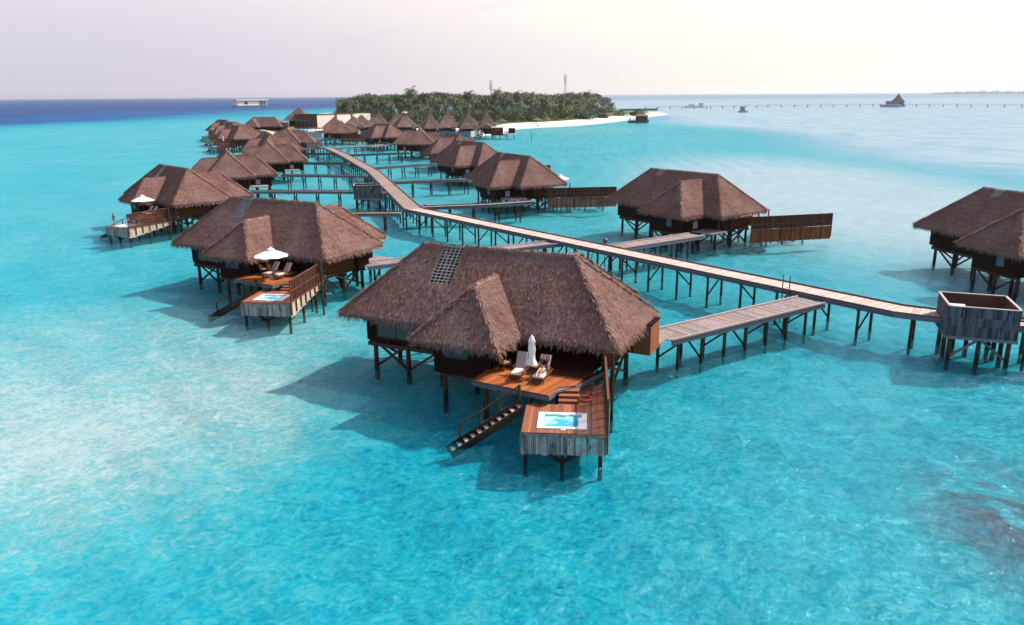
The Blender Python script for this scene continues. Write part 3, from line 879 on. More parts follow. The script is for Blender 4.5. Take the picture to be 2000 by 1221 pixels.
    for x in (-7.9, -2.7, 2.8, 8.1): stilt(x, 0, 2.0)
    for x in (-.6, 2.2): stilt(x, -6.0, 1.8)
    for x in (xb - wb + 1.2, xb, xb + wb - 1.2):
        stilt(x, Wd / 2 + pb - 1.4, 1.9); stilt(x, W2 + 1.6, 1.9)
    for x, y in ((3.2, -7.8), (6.6, -8.1), (5.0, -5.6), (8.0, -4.5)): stilt(x, y, ZD - .2, .11)
    for u, v in ((.18, .25), (2.05, .25), (3.95, .25), (.18, 3.3), (3.95, 3.3), (3.95, 6.3)):
        stilt(*spa(u, v), ZS - .1, .12)
    p0, p1, p2 = spa(.3, .25), spa(2.05, .25), spa(3.8, .25)
    brace((*p0, 1.2), (*p1, .12)); brace((*p2, 1.2), (*p1, .12))
    for a, b in ((0, 1), (2, 1), (2, 3), (4, 3), (4, 5), (6, 5)):
        brace((xs[a], -W2 + .25, 1.9), (xs[b], -W2 + .25, .1))
        brace((xs[a], W2 - .25, 1.9), (xs[b], W2 - .25, .1))
    m = B()
    for y in (-W2 + .25, 0, W2 - .25): m.beam((-8.5, y, 1.66), (8.5, y, 1.66), .16, .26)
    for k in range(12): m.beam((-8.2 + 1.49 * k, -W2, 1.86), (-8.2 + 1.49 * k, W2, 1.86), .12, .18)
    m.beam((-.9, -6.0, 1.6), (2.5, -6.0, 1.6), .15, .22); m.beam((xb - wb + 1, Wd / 2 + pb - 1.4, 1.66), (xb + wb - 1, Wd / 2 + pb - 1.4, 1.66), .15, .26)
    m.build('floor_joists', 'stilt', root)
    for a, b in ((1, 0), (3, 2), (5, 4), (5, 6)): brace((xs[a], -W2 + .4, 1.9), (xs[b], -W2 + .4, .1))
    for x in (-2.7, 2.8): brace((x, -W2 + .25, 1.9), (x, 0, .1)); brace((x, W2 - .25, 1.9), (x, 0, .1))
    for x in (-7.9, 8.1):
        brace((x, -W2 + .25, 1.9), (x, 0, .1)); brace((x, W2 - .25, 1.9), (x, 0, .1))
    brace((xb - wb + 1.2, Wd / 2 + pb - 1.4, 1.8), (xb, Wd / 2 + pb - 1.4, .1))
    brace((xb + wb - 1.2, Wd / 2 + pb - 1.4, 1.8), (xb, Wd / 2 + pb - 1.4, .1))
    brace((L2 + .2, -2.2, 2.1), (8.1, W2 - .25, .2))
    m = B()
    m.tube((9.75, -5.0, -1.05), (9.75, -5.0, 4.1), .10, .09, 8)
    m.build('tall_post', 'stilt', root)
    return root

TA = (19.5, 8.5, .99, 4.1, .76, 2.9, 3.1, 3.8, 3.4, 4.1)
TB = (20.0, 8.6, .98, 4.1, .76, 2.9, 3.1, 3.8, 3.6, 3.9)
protoA = make_villa(TA, (-3.95, -2.35, -2.25, 0), 1, 210)
protoB = make_villa(TB, (-4.3, -3.0, 0, .75), -1, 150)
VG = 'thatched overwater villas along the boardwalk'
# name: (x, y, heading in degrees, mirrored, label)
VILLAS = {
 'H1': (-.97, 50.59, -25.7, 0, 'largest foreground villa with a gap in its thatch and a man on its terrace'),
 'H2': (-23.24, 76.98, -27.1, 0, 'thatched villa with open white umbrella, directly behind and left of the foreground villa'),
 'L2': (-49.09, 116.34, -46.8, 0, 'thatched villa at far left with open umbrella and a person standing by its hot tub'),
 'L3': (-53.98, 152.75, -69.1, 0, 'thatched villa seen end on, just behind the one with a person at its tub'),
 'L4': (-55.9, 186.14, -75.2, 0, 'fourth villa of the left row, its peaked end beside the short jetties'),
 'L5': (-66.93, 221.56, -62, 0, 'fifth villa of the left row, tan roof half hidden behind the fourth'),
 'L6': (-71.58, 263.32, -85.3, 0, 'last villa of the left row, small peak just left of the far slatted kiosk'),
 'L7': (-98.32, 288.54, -51.1, 0, 'left villa with closed white umbrella above a pale hot tub deck'),
 'L8b': (-113, 325, -50, 0, 'villa squeezed between the two left villas with dark fences'),
 'L8': (-128, 361, -50.6, 0, 'leftmost distant villa, dark fence running out over the water'),
 'L9': (-122, 402, 176, 0, 'distant villa with a bright orange screen wall beside it'),
 'R4': (50.59, 76.86, -75.5, 1, 'dark thatched villa cut off by the right edge behind the slatted kiosk'),
 'R3': (22.24, 102.71, -53.7, 1, 'thatched villa right of centre with a long brown fence over open water'),
 'R2': (.51, 135.5, -61.2, 1, 'second villa of the right row, its fence ending behind the third'),
 'R1': (-8.86, 174.77, -55.1, 1, 'third villa of the right row, with a broad pale wing over a narrow window'),
 'R3p': (-14.72, 210.56, -71.3, 1, 'fourth villa of the right row, mostly hidden behind its neighbour'),
 'R4p': (-27.98, 250.22, -84.3, 1, 'right row villa seen end on with one sharp peak below the grey fence'),
 'R5': (-46.15, 292.75, -54.2, 1, 'long distant villa with a pale roof wing, between two end-on villas'),
 'R6': (-68.79, 329.56, -78.4, 1, 'farthest right row villa, end on, in front of the long white wall'),
}
V = {}
used = {0: False, 1: False}
for k, (x, y, a, mir, lab) in VILLAS.items():
    pr = protoB if mir else protoA
    o = copy_tree(pr) if used[mir] else pr
    used[mir] = True
    o.location = (x, y, 0); o.rotation_euler = (0, 0, R(a))
    tag(o, lab, 'villa', VG)
    V[k] = (x, y, R(a), -1 if mir else 1)
    if k in ('L7', 'L8b', 'L8', 'L9', 'L5', 'L6'):
        for ch in o.children:
            if ch.name.startswith('fence_skirt'):
                ch.material_slots[0].link = 'OBJECT'; ch.material_slots[0].material = M['darkfence']
hp = MB(); hp.box(9.02, 1.2, 2.05, 10.15, 3.2, 4.0)
hp.build('entrance_porch', 'orange', protoA)
hp = MB(); hp.box(9.0, 1.18, 4.0, 10.2, 3.25, 4.06); hp.build('porch_roof', 'wall', protoA)
def at(k, x, y, z=0.0):
    X, Y, a, s = V[k]; y *= s
    return (X + math.cos(a) * x - math.sin(a) * y, Y + math.sin(a) * x + math.cos(a) * y, z)
def ang(k, a):                         # heading in a villa's frame to world heading
    return V[k][2] + (a if V[k][3] > 0 else -a)
#PART2
# ---------------------------------------------------------------- boardwalks
def offset_path(P, w):
    L = []
    for i, p in enumerate(P):
        p = Vector(p)
        d0 = (p - Vector(P[i - 1])).normalized() if i else None
        d1 = (Vector(P[i + 1]) - p).normalized() if i < len(P) - 1 else None
        d = d0 if d1 is None else d1 if d0 is None else (d0 + d1).normalized()
        n = Vector((-d.y, d.x)); k = w / max(.5, n.dot(Vector((-(d1 or d0).y, (d1 or d0).x))))
        L.append((p.x + n.x * k, p.y + n.y * k))
    return L
def boardwalk(name, label, group, P, z, wd, mat, kerb, span=3.1, pw=.17, every=1, inset=.5, kh=.12, braced=True, split=None):
    a, b = offset_path(P, wd / 2), offset_path(P, -wd / 2)
    root = empty(name, (0, 0, 0), 0, label, 'boardwalk', group)
    m = MB()
    for i in range(len(P) - 1):
        d = Vector(P[i + 1]) - Vector(P[i])
        m.planks([b[i], b[i + 1], a[i + 1], a[i]], math.atan2(d.y, d.x) + math.pi / 2, pw, z - .06, z, .014)
        if split is not None and i == split: m.build('deck', 'jettydeck2', root); m = MB()
    m.build('deck', mat, root)
    for e in (a, b):
        m = MB()
        for i in range(len(P) - 1):
            d = (Vector(e[i + 1]) - Vector(e[i])).normalized() * .02
            m.beam((e[i][0] - d.x, e[i][1] - d.y, z + kh / 2), (e[i + 1][0] + d.x, e[i + 1][1] + d.y, z + kh / 2), .13, kh, random.random())
        m.build('kerb', kerb, root)
        m = MB()
        for i in range(len(P) - 1):
            m.beam((*e[i], z - .20), (*e[i + 1], z - .20), .10, .27, random.random())
        m.build('fascia', 'fascia', root)
    k = 0; s = span * .4; n = 0
    for i in range(len(P) - 1):
        p, q = Vector(P[i]), Vector(P[i + 1]); L = (q - p).length; d = (q - p) / L; nn = Vector((-d.y, d.x))
        while s < L:
            c = p + d * s
            A_ = c + nn * (wd / 2 - inset * .6); B_ = c - nn * (wd / 2 - inset * .6)
            t = MB()
            t.tube((A_.x, A_.y, -1.05), (A_.x, A_.y, z - .3), .12, .11, 7); t.tube((B_.x, B_.y, -1.05), (B_.x, B_.y, z - .3), .12, .11, 7)
            t.beam((A_.x + nn.x * .3, A_.y + nn.y * .3, z - .32), (B_.x - nn.x * .3, B_.y - nn.y * .3, z - .32), .12, .18)
            if braced:
                e, f = (A_, B_) if n % 2 else (B_, A_)
                t.beam((e.x, e.y, z - .45), (f.x, f.y, .25), .09, .12)
            t.build('trestle', 'stilt', root)
            s += span; n += 1
        s -= L
    return root
WALK = [(-61.5, 257.5), (-57.3, 252.5), (-46.4, 222.6), (-29.8, 172.3), (-14.0, 112.6), (28.8, 56.6), (31.3, 55.0)]
boardwalk('boardwalk', 'long pale main boardwalk bending across the lagoon from the slatted kiosk to the far villas', None, WALK, 2.4, 2.6, 'boardwalk', 'kerb', 3.6, .19, split=3)
JG = 'short jetties from the boardwalk to the villas'
JET = [
 ([(9.9, 50.9), (23.6, 60.2)], 2.2, 2.5, 'wide grey jetty in front, running from the foreground villa up to the main boardwalk', 'rail', 2.3),
 ([(-14.3, 74.9), (-10.4, 77.2), (2.9, 85.3), (5.5, 86.6)], 2.2, 2.0, 'jetty passing behind the roof of the foreground villa', 'rail', 3.2),
 ([(-33.5, 110.6), (-22.4, 110.0), (-15.4, 109.9)], 2.2, 1.8, 'jetty meeting the bend of the main boardwalk from the left', 'kerb', 3.6),
 ([(-46.7, 137.9), (-27.1, 136.4), (-22.2, 136.2)], 2.2, 1.8, 'jetty running behind the small kiosk on the left side', 'kerb', 3.9),
 ([(-47.8, 167.0), (-29.4, 163.6)], 2.2, 1.8, 'second left side jetty above the small kiosk', 'kerb', 3.4),
 ([(-52.8, 197.6), (-39.5, 195.6)], 2.2, 1.8, 'third left side jetty above the small kiosk', 'kerb', 3.4),
 ([(-60.0, 231.0), (-50.0, 228.8)], 2.2, 1.8, 'last left side jetty, below the far slatted kiosk', 'kerb', 3.4),
 ([(10.2, 82.4), (21.4, 90.3)], 2.25, 2.3, 'wide pinkish jetty rising right to the villa right of centre', 'rail', 2.6),
 ([(-14.0, 115.6), (-2.6, 118.4), (3.2, 121.4)], 2.2, 2.0, 'jetty leaving the boardwalk bend to the second right villa', 'kerb', 3.6),
 ([(-23.6, 150.4), (-9.8, 155.1), (-7.0, 157.2)], 2.2, 1.9, 'second jetty on the right side above the boardwalk bend', 'kerb', 3.6),
 ([(-32.0, 181.2), (-17.7, 192.0)], 2.2, 1.9, 'third jetty on the right side above the boardwalk bend', 'kerb', 3.6),
 ([(-45.6, 222.8), (-29.2, 230.6)], 2.2, 1.9, 'fourth jetty on the right side above the boardwalk bend', 'kerb', 3.6),
 ([(-57.2, 254.6), (-46.4, 263.1), (-41.9, 269.6)], 2.2, 2.2, 'last jetty on the right side, with its end full of piles', 'rail', 2.6),
 ([(-73.0, 301.0), (-66.0, 305.0)], 2.2, 2.0, 'short walkway under the farthest end-on villa', 'kerb', 3.0),
]
for P, z, w, lab, kb, sp in JET:
    boardwalk('jetty', lab, JG, P, z, w, 'jettydeck', kb, sp, .2)
boardwalk('boardwalk', 'distant boardwalk between the left villas and the orange screen wall', None, [(-127, 404), (-112, 377), (-100, 345), (-86, 322)], 2.4, 3.0, 'boardwalk', 'rail', 4.2, .4)

# ---------------------------------------------------------------- slatted equipment kiosks
def kiosk(o, u, v, wu, wv, z0, z1, label, boxes=()):
    u = Vector(u).normalized(); v = Vector(v).normalized(); o = Vector(o)
    root = empty('kiosk', (o.x, o.y, 0), 0, label, 'kiosk', 'slatted equipment kiosks')
    def p(a, b): q = u * a + v * b; return (q.x, q.y)
    walls = [((0, 0), (wu, 0)), ((wu, 0), (wu, wv)), ((wu, wv), (0, wv)), ((0, wv), (0, 0))]
    for (a, b) in walls:
        m = MB()
        A_, B_ = Vector(p(*a)), Vector(p(*b)); L = (B_ - A_).length; d = (B_ - A_) / L; n = Vector((d.y, -d.x))
        s = 0.02
        while s < L - .08:
            for za, zb in ((z0, z0 + (z1 - z0) * .38), (z0 + (z1 - z0) * .38, z0 + (z1 - z0) * .66), (z0 + (z1 - z0) * .66, z1)):
                c0 = A_ + d * s; c1 = A_ + d * (s + .10); o_ = n * random.uniform(.02, .035)
                pts = [c0, c1, c1 + o_, c0 + o_]
                m.hexa([(q.x, q.y, za + .004) for q in pts], [(q.x, q.y, zb - .004) for q in pts])
            s += .118
        m.build('slat_wall', 'kiosk', root)
        m = MB()
        m.beam((A_.x - n.x * .03, A_.y - n.y * .03, (z0 + z1) / 2), (B_.x - n.x * .03, B_.y - n.y * .03, (z0 + z1) / 2), .03, z1 - z0 - .05)
        m.build('lining', 'kioskin', root)
        m = MB(); e = d * .05
        m.beam((A_.x - e.x, A_.y - e.y, z1 + .03), (B_.x + e.x, B_.y + e.y, z1 + .03), .16, .06); m.build('top_rail', 'rail', root)
        m = MB(); m.beam((A_.x, A_.y, z0 - .08), (B_.x, B_.y, z0 - .08), .14, .2); m.build('base_beam', 'fascia', root)
    m = MB(); m.prism([p(.02, .02), p(wu - .02, .02), p(wu - .02, wv - .02), p(.02, wv - .02)], z0 - .06, z0 + .1); m.build('floor', 'jettydeck', root)
    for a in (.08, .5, .92):
        for b in (.08, .5, .92):
            if (a, b) == (.5, .5): continue
            q = p(wu * a, wv * b); t = MB(); t.tube((q[0], q[1], -1.05), (q[0], q[1], z0 - .1), .17, .15, 9); t.build('stilt', 'stilt', root)
    for b in (.08, .92):
        for a in (.08, .92):
            m = MB(); m.beam((*p(wu * .5, wv * b), z0 - .15), (*p(wu * a, wv * b), .15), .1, .16); m.build('brace', 'fascia', root)
    return root, lambda a, b: (o.x + p(a, b)[0], o.y + p(a, b)[1])
kr, kp = kiosk((29.95, 52.0), (3.9, -1.45), (1.35, 4.0), 4.25, 4.2, 1.75, 3.85, 'large grey slatted kiosk at the right edge holding two pale cabinets')
KU = math.atan2(-1.45, 3.9)
c = kp(.95, 2.6)
t = empty('cabinet', (c[0], c[1], 1.86), KU, 'pale cabinet with a raised lid in the left of the big kiosk', 'cabinet', 'cabinets in the kiosk')
m = MB(); m.box(-.5, -.6, 0, .5, .35, 1.15); m.build('body', 'acbox', t)
m = MB(); m.hexa([(-.55, -.1, 1.16), (.55, -.1, 1.16), (.55, .42, 1.3), (-.55, .42, 1.3)], [(-.55, -.1, 1.36), (.55, -.1, 1.36), (.55, .42, 1.50), (-.55, .42, 1.50)]); m.build('lid', 'acwhite', t)
c = kp(3.05, 2.45)
t = empty('cabinet', (c[0], c[1], 1.86), KU, 'plain beige cabinet standing in the right of the big kiosk', 'cabinet', 'cabinets in the kiosk')
m = MB(); m.box(-.5, -.45, 0, .5, .45, 1.22); m.build('body', 'acbox', t)
m = MB(); m.box(-.52, -.47, 1.221, .52, .47, 1.27); m.build('lid', 'acwhite', t)
boardwalk('boardwalk', 'boardwalk stub continuing right out of the picture from the big kiosk', None, [(35.0, 52.9), (39.5, 50.6)], 2.4, 2.4, 'boardwalk', 'kerb', 2.2, .17)
boardwalk('boardwalk', 'short darker boardwalk piece running behind the big kiosk', None, [(31.6, 55.6), (36.2, 53.5)], 2.38, 1.2, 'jettydeck', 'kerb', 2.2, .17)
kiosk((-26.1, 131.4), (4.5, .75), (-.4, 3.0), 4.5, 3.0, 1.55, 3.7, 'small blue-grey slatted kiosk left of the main boardwalk')
boardwalk('boardwalk', 'tiny bridge joining the small kiosk to the main boardwalk', None, [(-21.7, 133.2), (-19.6, 133.2)], 2.3, 1.2, 'boardwalk', 'rail', 1.2, .17)
kiosk((-64.6, 254.8), (3.9, 4.8), (-3.5, 3.0), 6.0, 3.6, 1.9, 4.0, 'distant lilac slatted kiosk where the main boardwalk ends')

# ---------------------------------------------------------------- terrace furniture
def lounger(loc, rz, label, proto=[None]):
    if proto[0] is None:
        t = empty('sun_lounger')
        for sx in (-.31, .31):
            for y in (-.92, .45):
                m = MB(); m.beam((sx, y, 0), (sx, y, .33), .05, .05); m.build('leg', 'fenceframe', t)
        m = MB()
        for sx in (-.33, .33): m.beam((sx, -1.0, .33), (sx, .85, .33), .04, .07)
        for y in (-1.0, -.5, 0, .5, .85): m.beam((-.33, y, .33), (.33, y, .33), .05, .04)
        m.build('frame', 'fenceframe', t)
        m = MB()
        for sx in (-.36, .36):
            m = MB(); m.beam((sx, -.28, .58), (sx, .35, .58), .07, .04); m.beam((sx, -.25, .34), (sx, -.25, .57), .04, .04)
            m.build('armrest', 'fenceframe', t)
        m = MB(); bev(m, -.31, -1.0, .37, .31, .02, .46); m.build('seat_cushion', 'cushionw', t)
        m = MB()
        c_, s_ = math.cos(R(56)), math.sin(R(56)); L = 1.0
        def q(x, a, b): return (x, .02 + a * c_ - b * s_, .40 + a * s_ + b * c_)
        m.hexa([q(-.31, 0, 0), q(.31, 0, 0), q(.31, L, 0), q(-.31, L, 0)], [q(-.29, .02, .09), q(.29, .02, .09), q(.29, L - .03, .09), q(-.29, L - .03, .09)])
        m.build('backrest_cushion', 'cushion', t)
        m = MB()
        for sx in (-.32, .32): m.beam(q(sx, 0, -.03), q(sx, L + .03, -.03), .04, .04)
        m.beam(q(-.32, L + .02, -.03), q(.32, L + .02, -.03), .04, .05); m.build('backrest_frame', 'fenceframe', t)
        proto[0] = t; o = t
    else: o = copy_tree(proto[0])
    o.location = loc; o.rotation_euler = (0, 0, rz)
    return tag(o, label, 'sun lounger', 'sun loungers on the villa terraces')
def bev(m, x0, y0, z0, x1, y1, z1, b=.03):
    m.hexa([(x0, y0, z0), (x1, y0, z0), (x1, y1, z0), (x0, y1, z0)], [(x0, y0, z1 - b), (x1, y0, z1 - b), (x1, y1, z1 - b), (x0, y1, z1 - b)])
    m.hexa([(x0, y0, z1 - b), (x1, y0, z1 - b), (x1, y1, z1 - b), (x0, y1, z1 - b)], [(x0 + b, y0 + b, z1), (x1 - b, y0 + b, z1), (x1 - b, y1 - b, z1), (x0 + b, y1 - b, z1)])
def umbrella_open(loc, label, rz=0.0):
    t = empty('parasol', loc, rz, label, 'parasol', 'open white parasols')
    m = MB(); m.lathe([(.28, 0), (.28, .07), (.05, .10), (.05, .3)], 16); m.build('base', 'metal', t)
    m = MB(); m.tube((0, 0, .1), (0, 0, 2.72), .028, .024, 10); m.build('pole', 'fenceframe', t)
    m = MB(); n = 8; r, zt, ze = 1.56, 2.70, 2.10
    vs = []; K = 5
    for j in range(K + 1):
        f = j / K; z = zt - (zt - ze) * (f ** 1.12)
        for i in range(n * 4):
            w = 2 * math.pi * i / (n * 4)
            ph = abs(((i / 4) % 1) - .5) * 2
            rr = r * f * (math.cos(math.pi / n) / math.cos(((w + math.pi / n) % (2 * math.pi / n)) - math.pi / n)) * (1.0 - .02 * (1 - ph))
            rr = max(rr, .12)
            vs.append((rr * math.cos(w), rr * math.sin(w), z - .03 * f * (1 - ph)))
    N = n * 4
    fs = [(j * N + i, (j + 1) * N + i, (j + 1) * N + (i + 1) % N, j * N + (i + 1) % N) for j in range(K) for i in range(N)]
    m.add(vs, fs, .5); m.add([(a, b, c - .012) for a, b, c in vs], [tuple(reversed(f)) for f in fs], .5)
    m.build('canopy', 'white', t)
    m = MB(); m.lathe([(.36, 2.60), (.30, 2.70), (.13, 2.80), (.03, 2.86), (.02, 2.92)], 16); m.build('vent_cap', 'white', t)
    for i in range(n):
        w = 2 * math.pi * i / n; m = MB(); m.beam((.1 * math.cos(w), .1 * math.sin(w), 2.62), (r * .97 * math.cos(w), r * .97 * math.sin(w), 2.07), .02, .02); m.build('rib', 'fenceframe', t)
    return t
def umbrella_closed(loc, label, proto=[None]):
    if proto[0] is None:
        t = empty('parasol')
        m = MB(); m.lathe([(.26, 0), (.26, .07), (.05, .10), (.05, .3)], 16); m.build('base', 'metal', t)
        m = MB(); m.tube((0, 0, .1), (0, 0, 2.6), .026, .024, 10); m.build('pole', 'fenceframe', t)
        m = MB(); n = 24
        prof = [(.30, .86), (.17, 1.22), (.16, 1.5), (.20, 1.8), (.16, 2.12), (.20, 2.22), (.10, 2.48), (.02, 2.62)]
        vs = []
        for r_, z in prof:
            for i in range(n):
                w = 2 * math.pi * i / n; rr = r_ * (1 + .16 * math.cos(6 * w + z * 1.3))
                vs.append((rr * math.cos(w), rr * math.sin(w), z + (.05 * math.cos(6 * w) if z < 1 else 0)))
        fs = [(j * n + i, j * n + (i + 1) % n, (j + 1) * n + (i + 1) % n, (j + 1) * n + i) for j in range(len(prof) - 1) for i in range(n)]
        m.add(vs, fs, .5); m.build('canopy', 'white', t, smooth=True)
        proto[0] = t; o = t
    else: o = copy_tree(proto[0])
    o.location = loc
    return tag(o, label, 'parasol', 'closed white parasols')
def side_table(loc, rz, label):
    t = empty('side_table', loc, rz, label, 'side table', 'side tables between loungers')
    m = MB()
    for k in range(5): m.box(-.25 + k * .1, -.25, .40, -.25 + k * .1 + .092, .25, .43)
    m.build('table_top', 'teak2', t)
    for sx in (-.21, .21):
        for sy in (-.21, .21):
            m = MB(); m.beam((sx, sy, 0), (sx, sy, .40), .04, .04); m.build('leg', 'fenceframe', t)
def chair(loc, rz, label):
    t = empty('armchair', loc, rz, label, 'chair', 'terrace dining chairs')
    m = MB(); bev(m, -.25, -.25, .40, .25, .25, .48); m.build('seat_cushion', 'cushion', t)
    m = MB(); m.hexa([(-.22, .20, .50), (.22, .20, .50), (.22, .29, .50), (-.22, .29, .50)], [(-.22, .30, .96), (.22, .30, .96), (.22, .39, .96), (-.22, .39, .96)]); m.build('back_cushion', 'orangecush', t)
    m = MB(); m.box(-.27, -.27, .34, .27, .27, .395)
    m.beam((-.27, .27, .36), (-.27, .40, 1.0), .04, .04); m.beam((.27, .27, .36), (.27, .40, 1.0), .04, .04); m.beam((-.27, .4, .98), (.27, .4, .98), .04, .06)
    for sx in (-.29, .29): m.beam((sx, -.26, .62), (sx, .3, .62), .06, .03)
    m.build('frame', 'fenceframe', t)
    for sx in (-.25, .25):
        for sy in (-.25, .25):
            m = MB(); m.beam((sx, sy, 0), (sx, sy, .62 if sy < 0 else .34), .045, .045); m.build('leg', 'fenceframe', t)
def round_table(loc, label):
    t = empty('round_table', loc, 0, label, 'table', 'round terrace tables')
    m = MB(); m.lathe([(.50, .70), (.52, .72), (.52, .745)], 28); m.build('table_top', 'teak', t)
    for i in range(4):
        w = R(45 + 90 * i); m = MB(); m.beam((.38 * math.cos(w), .38 * math.sin(w), 0), (.34 * math.cos(w), .34 * math.sin(w), .70), .04, .04); m.build('leg', 'fenceframe', t)
def hot_tub(k, label, proto={}):
    X, Y, a, s = V[k]
    if s in proto: o = copy_tree(proto[s])
    else:
        o = empty('hot_tub')
        m = MB(s)
        def P(u, v): return spa(u, v)
        O = [(.74, .47), (3.26, .47), (3.26, 2.53), (.74, 2.53)]
        I = [(1.0, .66), (2.72, .66), (2.80, .80), (2.80, 1.75), (3.0, 1.95), (3.02, 2.28), (2.4, 2.30), (2.2, 2.18), (1.6, 2.28), (1.1, 2.28), (.97, 2.1), (.96, .8)]
        # rim: strips between the outer rectangle and the basin outline
        n = len(I); cx_, cy_ = 2.0, 1.5
        def outer(p):
            dx, dy = p[0] - cx_, p[1] - cy_
            t = min(((3.26 - cx_) / dx if dx > 0 else (.74 - cx_) / dx) if abs(dx) > 1e-6 else 9, ((2.53 - cy_) / dy if dy > 0 else (.47 - cy_) / dy) if abs(dy) > 1e-6 else 9)
            return (cx_ + dx * t, cy_ + dy * t)
        ang_ = lambda p: math.atan2(p[1] - cy_, p[0] - cx_)
        ring = sorted([(p, outer(p)) for p in I] , key=lambda q: ang_(q[0]))
        full = []
        corners = sorted(O, key=ang_)
        for i in range(n):
            full.append(ring[i]); a0, a1 = ang_(ring[i][0]), ang_(ring[(i + 1) % n][0])
            if a1 < a0: a1 += 2 * math.pi
            for c_ in corners:
                w = ang_(c_)
                if w < a0: w += 2 * math.pi
                if a0 < w < a1:
                    t = (w - a0) / (a1 - a0); p0, p1 = ring[i][0], ring[(i + 1) % n][0]
                    full.append(((p0[0] * (1 - t) + p1[0] * t, p0[1] * (1 - t) + p1[1] * t), c_))
        N = len(full); zt = ZS + .07
        vs = [(*P(*p), zt) for p, q in full] + [(*P(*q), zt - .012) for p, q in full] + [(*P(*p), ZS - .55) for p, q in full] + [(*P(*q), ZS - .1) for p, q in full]
        fs = []
        for i in range(N):
            j = (i + 1) % N
            fs += [(i, N + i, N + j, j), (2 * N + i, i, j, 2 * N + j), (N + i, 3 * N + i, 3 * N + j, N + j)]
        fs.append(tuple(range(3 * N - 1, 2 * N - 1, -1))[::-1])
        m.add(vs, fs, .5); m.build('shell', 'tub', o)
        m = MB(s); m.prism([P(*p) for p, q in full], ZS - .50, ZS - .04); m.build('tub_water', 'tubwater', o)
        for (u, v) in ((1.12, 2.0), (1.12, 1.8), (1.12, 1.6), (1.12, 1.35), (1.75, 2.05), (1.87, 2.12), (1.99, 2.05), (1.4, .85), (1.5, .95), (1.62, .88), (2.65, 1.0), (2.65, 1.3)):
            q = P(u, v); m = MB(s); m.lathe([(.035, 0), (.035, .012), (.02, .016)], 8, (q[0], q[1], ZS - .04)); m.build('jet', 'bluegrey', o)
        q = P(2.0, .40); m = MB(s); m.prism([P(1.95, .30), P(2.2, .30), P(2.2, .40), P(1.95, .40)], ZS + .003, ZS + .04); m.build('control_pad', 'acwhite', o)
        proto[s] = o
    o.location = (X, Y, 0); o.rotation_euler = (0, 0, a)
    return tag(o, label, 'hot tub', 'hot tubs on the villa decks')
hot_tub('H1', 'white hot tub of clear blue water on the nearest deck')
hot_tub('H2', 'white hot tub behind the slatted front of the second villa')
hot_tub('L2', 'white hot tub beside the standing person at far left')
hot_tub('L7', 'pale distant hot tub beside the dark fence at left')
lounger(at('H1', 4.62, -6.30, ZD), ang('H1', R(9)), 'empty grey lounger left of the closed parasol on the nearest terrace')
lg2 = lounger(at('H1', 6.02, -6.25, ZD), ang('H1', R(5)), 'grey lounger the man lies on, right of the closed parasol')
lounger(at('H2', 5.0, -5.9, ZD), ang('H2', R(-8)), 'left lounger beneath the open parasol of the second villa')
lounger(at('H2', 6.3, -5.75, ZD), ang('H2', R(-8)), 'right lounger beneath the open parasol of the second villa')
lounger(at('L2', 5.0, -5.9, ZD), ang('L2', R(5)), 'left lounger behind the fence at the far left villa')
lounger(at('L2', 6.4, -5.8, ZD), ang('L2', R(5)), 'right lounger behind the fence at the far left villa')
umbrella_closed(at('H1', 5.45, -6.55, ZD), 'furled white parasol between the two nearest loungers')
umbrella_closed(at('L7', 5.4, -6.4, ZD), 'furled parasol beside the pale distant hot tub at left')
umbrella_closed(at('L8', 5.4, -6.4, ZD), 'furled parasol at the leftmost distant villa, above its dark fence')
umbrella_closed(at('R6', 6.3, -7.0, ZD), 'furled parasol right of the farthest end-on villa')
umbrella_open(at('H2', 5.75, -6.75, ZD), 'open white parasol over the loungers of the second villa', .3)
umbrella_open(at('L2', 5.2, -6.6, ZD), 'open white parasol at the far left villa with the standing person', .1)
umbrella_open(at('R2', 6.5, -5.2, ZD), 'open white parasol just peeking out behind the second right villa', .2)
side_table(at('H1', 5.32, -5.55, ZD), ang('H1', 0), 'small orange teak table behind the furled parasol')
side_table(at('H2', 5.65, -5.9, ZD), ang('H2', 0), 'small teak table under the open parasol of the second villa')
chair(at('H1', 3.35, -5.75, ZD), ang('H1', R(150)), 'dark chair with orange cushion on the nearest terrace')
round_table(at('H1', 4.15, -4.7, ZD), 'round dark table beside the orange cushioned chair')
chair(at('H2', 3.5, -5.5, ZD), ang('H2', R(160)), 'left chair with orange cushion on the second terrace')
chair(at('H2', 4.2, -5.2, ZD), ang('H2', R(170)), 'right chair with orange cushion on the second terrace')
m = MB()
for i in range(24):
    w0, w1 = 2 * math.pi * i / 24, 2 * math.pi * (i + 1) / 24
    m.tube((.36 * math.cos(w0), .36 * math.sin(w0), .06), (.36 * math.cos(w1), .36 * math.sin(w1), .06), .06, .06, 8, cap=False)
q = spa(3.15, 4.55)
tag(m.build('life_ring', 'lifering', loc=at('H1', q[0], q[1], ZS)), 'orange life ring lying by the steps of the nearest deck', 'life ring')

